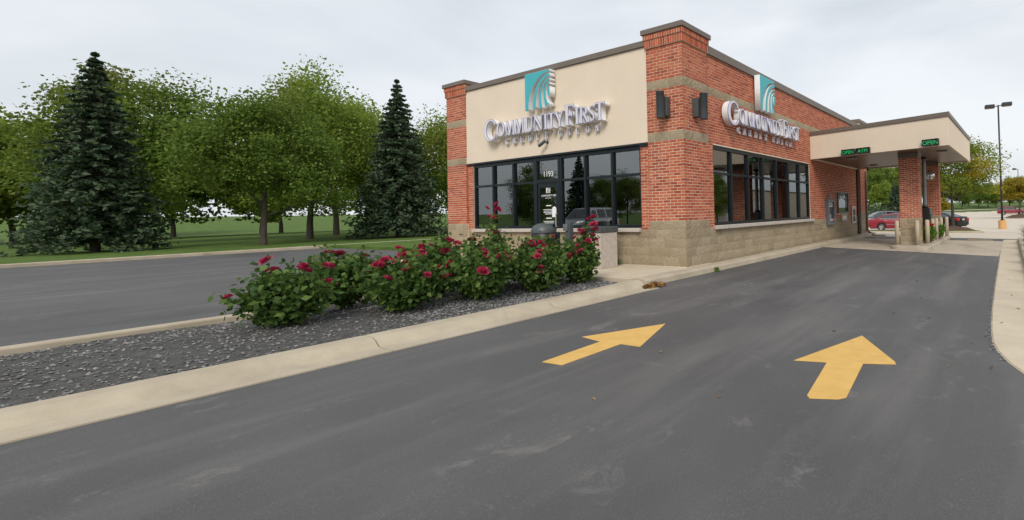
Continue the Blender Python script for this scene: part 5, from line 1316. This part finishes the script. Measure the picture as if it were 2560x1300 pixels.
    for k in range(spokes):
        a = 2 * math.pi * k / spokes; ca, sa = math.cos(a), math.sin(a); w = 0.022 if spokes > 6 else 0.035
        q = [(wr * .15, -w, -0.062), (wr * .15, w, -0.062), (wr * .64, w * .8, -0.085), (wr * .64, -w * .8, -0.085)]
        rm.add([(u * ca - v * sa, d, u * sa + v * ca) for (u, v, d) in q] + [(u * ca - v * sa, d + 0.03, u * sa + v * ca) for (u, v, d) in q], [(0, 1, 2, 3), (7, 6, 5, 4), (0, 4, 5, 1), (1, 5, 6, 2), (2, 6, 7, 3), (3, 7, 4, 0)])
    rim = rm.mesh('rim'); rim.materials.append(M_RIM)
    dk = MB().lathe([(0, 0.0), (wr * .66, 0.0)], 20, (0, 0, 0), 'Y').mesh('brake_disc'); dk.materials.append(M_BLACK)
    for cx in (fa, ra):
        for sd in (-1, 1):
            w = link('wheel', tyre, None, s, (cx, sd * (Wd / 2 - 0.125), wr), (0, 0, 0 if sd < 0 else math.pi), smooth=True)
            link('rim', rim, None, w); link('brake_disc', dk, None, w)
    # trim
    zr_, zf_ = smooth_interp(-h + 0.12, deck), smooth_interp(h - 0.2, deck)
    for sd in (-1, 1):
        wR, wF = hwf(-h + 0.12), hwf(h - 0.2)
        MB().box(-h - 0.012, -h + 0.24, min(sd * (wR * 0.62), sd * (wR + 0.012)), max(sd * (wR * 0.62), sd * (wR + 0.012)), zr_ - 0.34, zr_ - 0.12).build('tail_lamp', M_TAIL, s, bevel=0.03)
        MB().box(h - 0.36, h - 0.015, min(sd * (wF * 0.60), sd * (wF + 0.008)), max(sd * (wF * 0.60), sd * (wF + 0.008)), zf_ - 0.24, zf_ - 0.09).build('head_lamp', M_HEAD, s, bevel=0.03)
        yb = sd * (Wd / 2 + 0.004)
        for px in (pillars[0] - 0.30, pillars[0] + 0.75):
            MB().box(px, px + 0.17, min(yb, yb + sd * 0.03), max(yb, yb + sd * 0.03), 0.80, 0.83).build('door_handle', M_CHROME if chrome else paint, s, bevel=0.008)
        mrx = xf1 + 0.42
        MB().box(mrx - 0.10, mrx + 0.06, min(sd * Wd / 2, sd * (Wd / 2 + 0.19)), max(sd * Wd / 2, sd * (Wd / 2 + 0.19)), 0.98, 1.11).build('mirror', paint, s, bevel=0.03)
        for px in (pillars[0] - 0.02, pillars[0] + 1.02):
            MB().box(px, px + 0.008, min(yb - sd * .01, yb + sd * .001), max(yb - sd * .01, yb + sd * .001), sill + 0.08, 0.92).build('door_seam', M_BLACK, s)
        MB().box(ra + wr + 0.10, fa - wr - 0.10, min(yb, yb + sd * 0.012), max(yb, yb + sd * 0.012), 0.52, 0.555).build('side_moulding', M_CHROME if chrome else paint, s)
    MB().box(-h - 0.03, -h + 0.06, -Wd * .40, Wd * .40, 0.33, 0.56).build('rear_bumper', paint, s, bevel=0.03)
    MB().box(h - 0.06, h + 0.03, -Wd * .40, Wd * .40, 0.30, 0.52).build('front_bumper', paint, s, bevel=0.03)
    MB().box(-h - 0.012, -h + 0.01, -0.16, 0.16, zr_ - 0.32, zr_ - 0.17).build('number_plate', M_SILL, s)
    MB().box(h - 0.03, h + 0.008, -0.42, 0.42, zf_ - 0.24, zf_ - 0.10).build('grille', M_BLACK, s)
    if chrome:
        pts = [(x, smooth_interp(x, deck)) for x in fr(xf0 - 0.42, xf1 + 0.55, 12)]
        for sd in (-1, 1): MB().tube([(x, sd * hwf(x) * 0.925, z - 0.005) for x, z in pts], 0.018, 6).build('window_trim', M_CHROME, s)
    return s
SEDAN_DECK = [(-2.55, .80), (-2.48, .99), (-1.7, 1.06), (-0.8, 1.02), (1.0, .97), (1.35, .97), (2.1, .86), (2.45, .72), (2.55, .55)]
SEDAN_ROOF = [(-1.95, 1.04), (-1.05, 1.40), (-0.5, 1.46), (0.1, 1.465), (0.45, 1.43), (1.35, .97)]
car('dark red sedan parked behind the near brick column', (-2.45, 35.9), R_(11), M_RED, 5.1, 1.88, SEDAN_DECK, SEDAN_ROOF, 2.9, 0.335, (-0.02,), chrome=True, group='parked cars')
BD = [(-2.35, .84), (-2.28, 1.05), (-1.6, 1.08), (-0.8, 1.02), (0.9, .97), (1.2, .96), (1.95, .83), (2.25, .70), (2.35, .55)]
BR = [(-1.75, 1.07), (-0.9, 1.40), (-0.4, 1.455), (0.1, 1.46), (0.4, 1.43), (1.25, .96)]
car('black sedan parked behind the locust trunk and mulch mound', (0.40, 40.2), R_(150), M_BLK, 4.7, 1.82, BD, BR, 2.7, 0.325, (-0.02,), group='parked cars')
VD = [(-2.3, .80), (-2.25, .98), (-1.5, 1.04), (0.9, 1.02), (1.2, 1.03), (1.9, .92), (2.2, .78), (2.3, .58)]
VR = [(-2.25, .99), (-2.0, 1.50), (-1.4, 1.60), (0.0, 1.60), (0.35, 1.56), (1.45, 1.02)]
car('charcoal hatchback with its nose to the left, behind the red sedan', (-6.0, 45.0), R_(212), M_CHAR, 4.6, 1.82, VD, VR, 2.65, 0.32, (0.0, -1.0), group='parked cars', name='hatchback')
SD = [(-2.6, .85), (-2.55, 1.08), (-1.5, 1.12), (0.9, 1.10), (1.2, 1.12), (2.2, 1.04), (2.5, .92), (2.6, .62)]
SR = [(-2.55, 1.10), (-2.4, 1.70), (-1.8, 1.82), (0.0, 1.82), (0.4, 1.78), (1.15, 1.12)]
car('red wagon parked far off behind the light pole', (6.0, 112.6), R_(4), M_RED, 5.3, 1.95, SD, SR, 3.1, 0.38, (0.0, -1.0), sill=0.34, chrome=True, group='parked cars', name='wagon')
car('silver wagon on the front car park, mirrored in the front windows', (-15.5, -11.6), R_(80), M_SILVER, 4.8, 1.86, SD[:0] + [(x * 0.92, z) for x, z in SD], [(x * 0.92, z * 0.97) for x, z in SR], 2.8, 0.35, (0.0, -0.9), sill=0.28, group='parked cars', name='wagon')
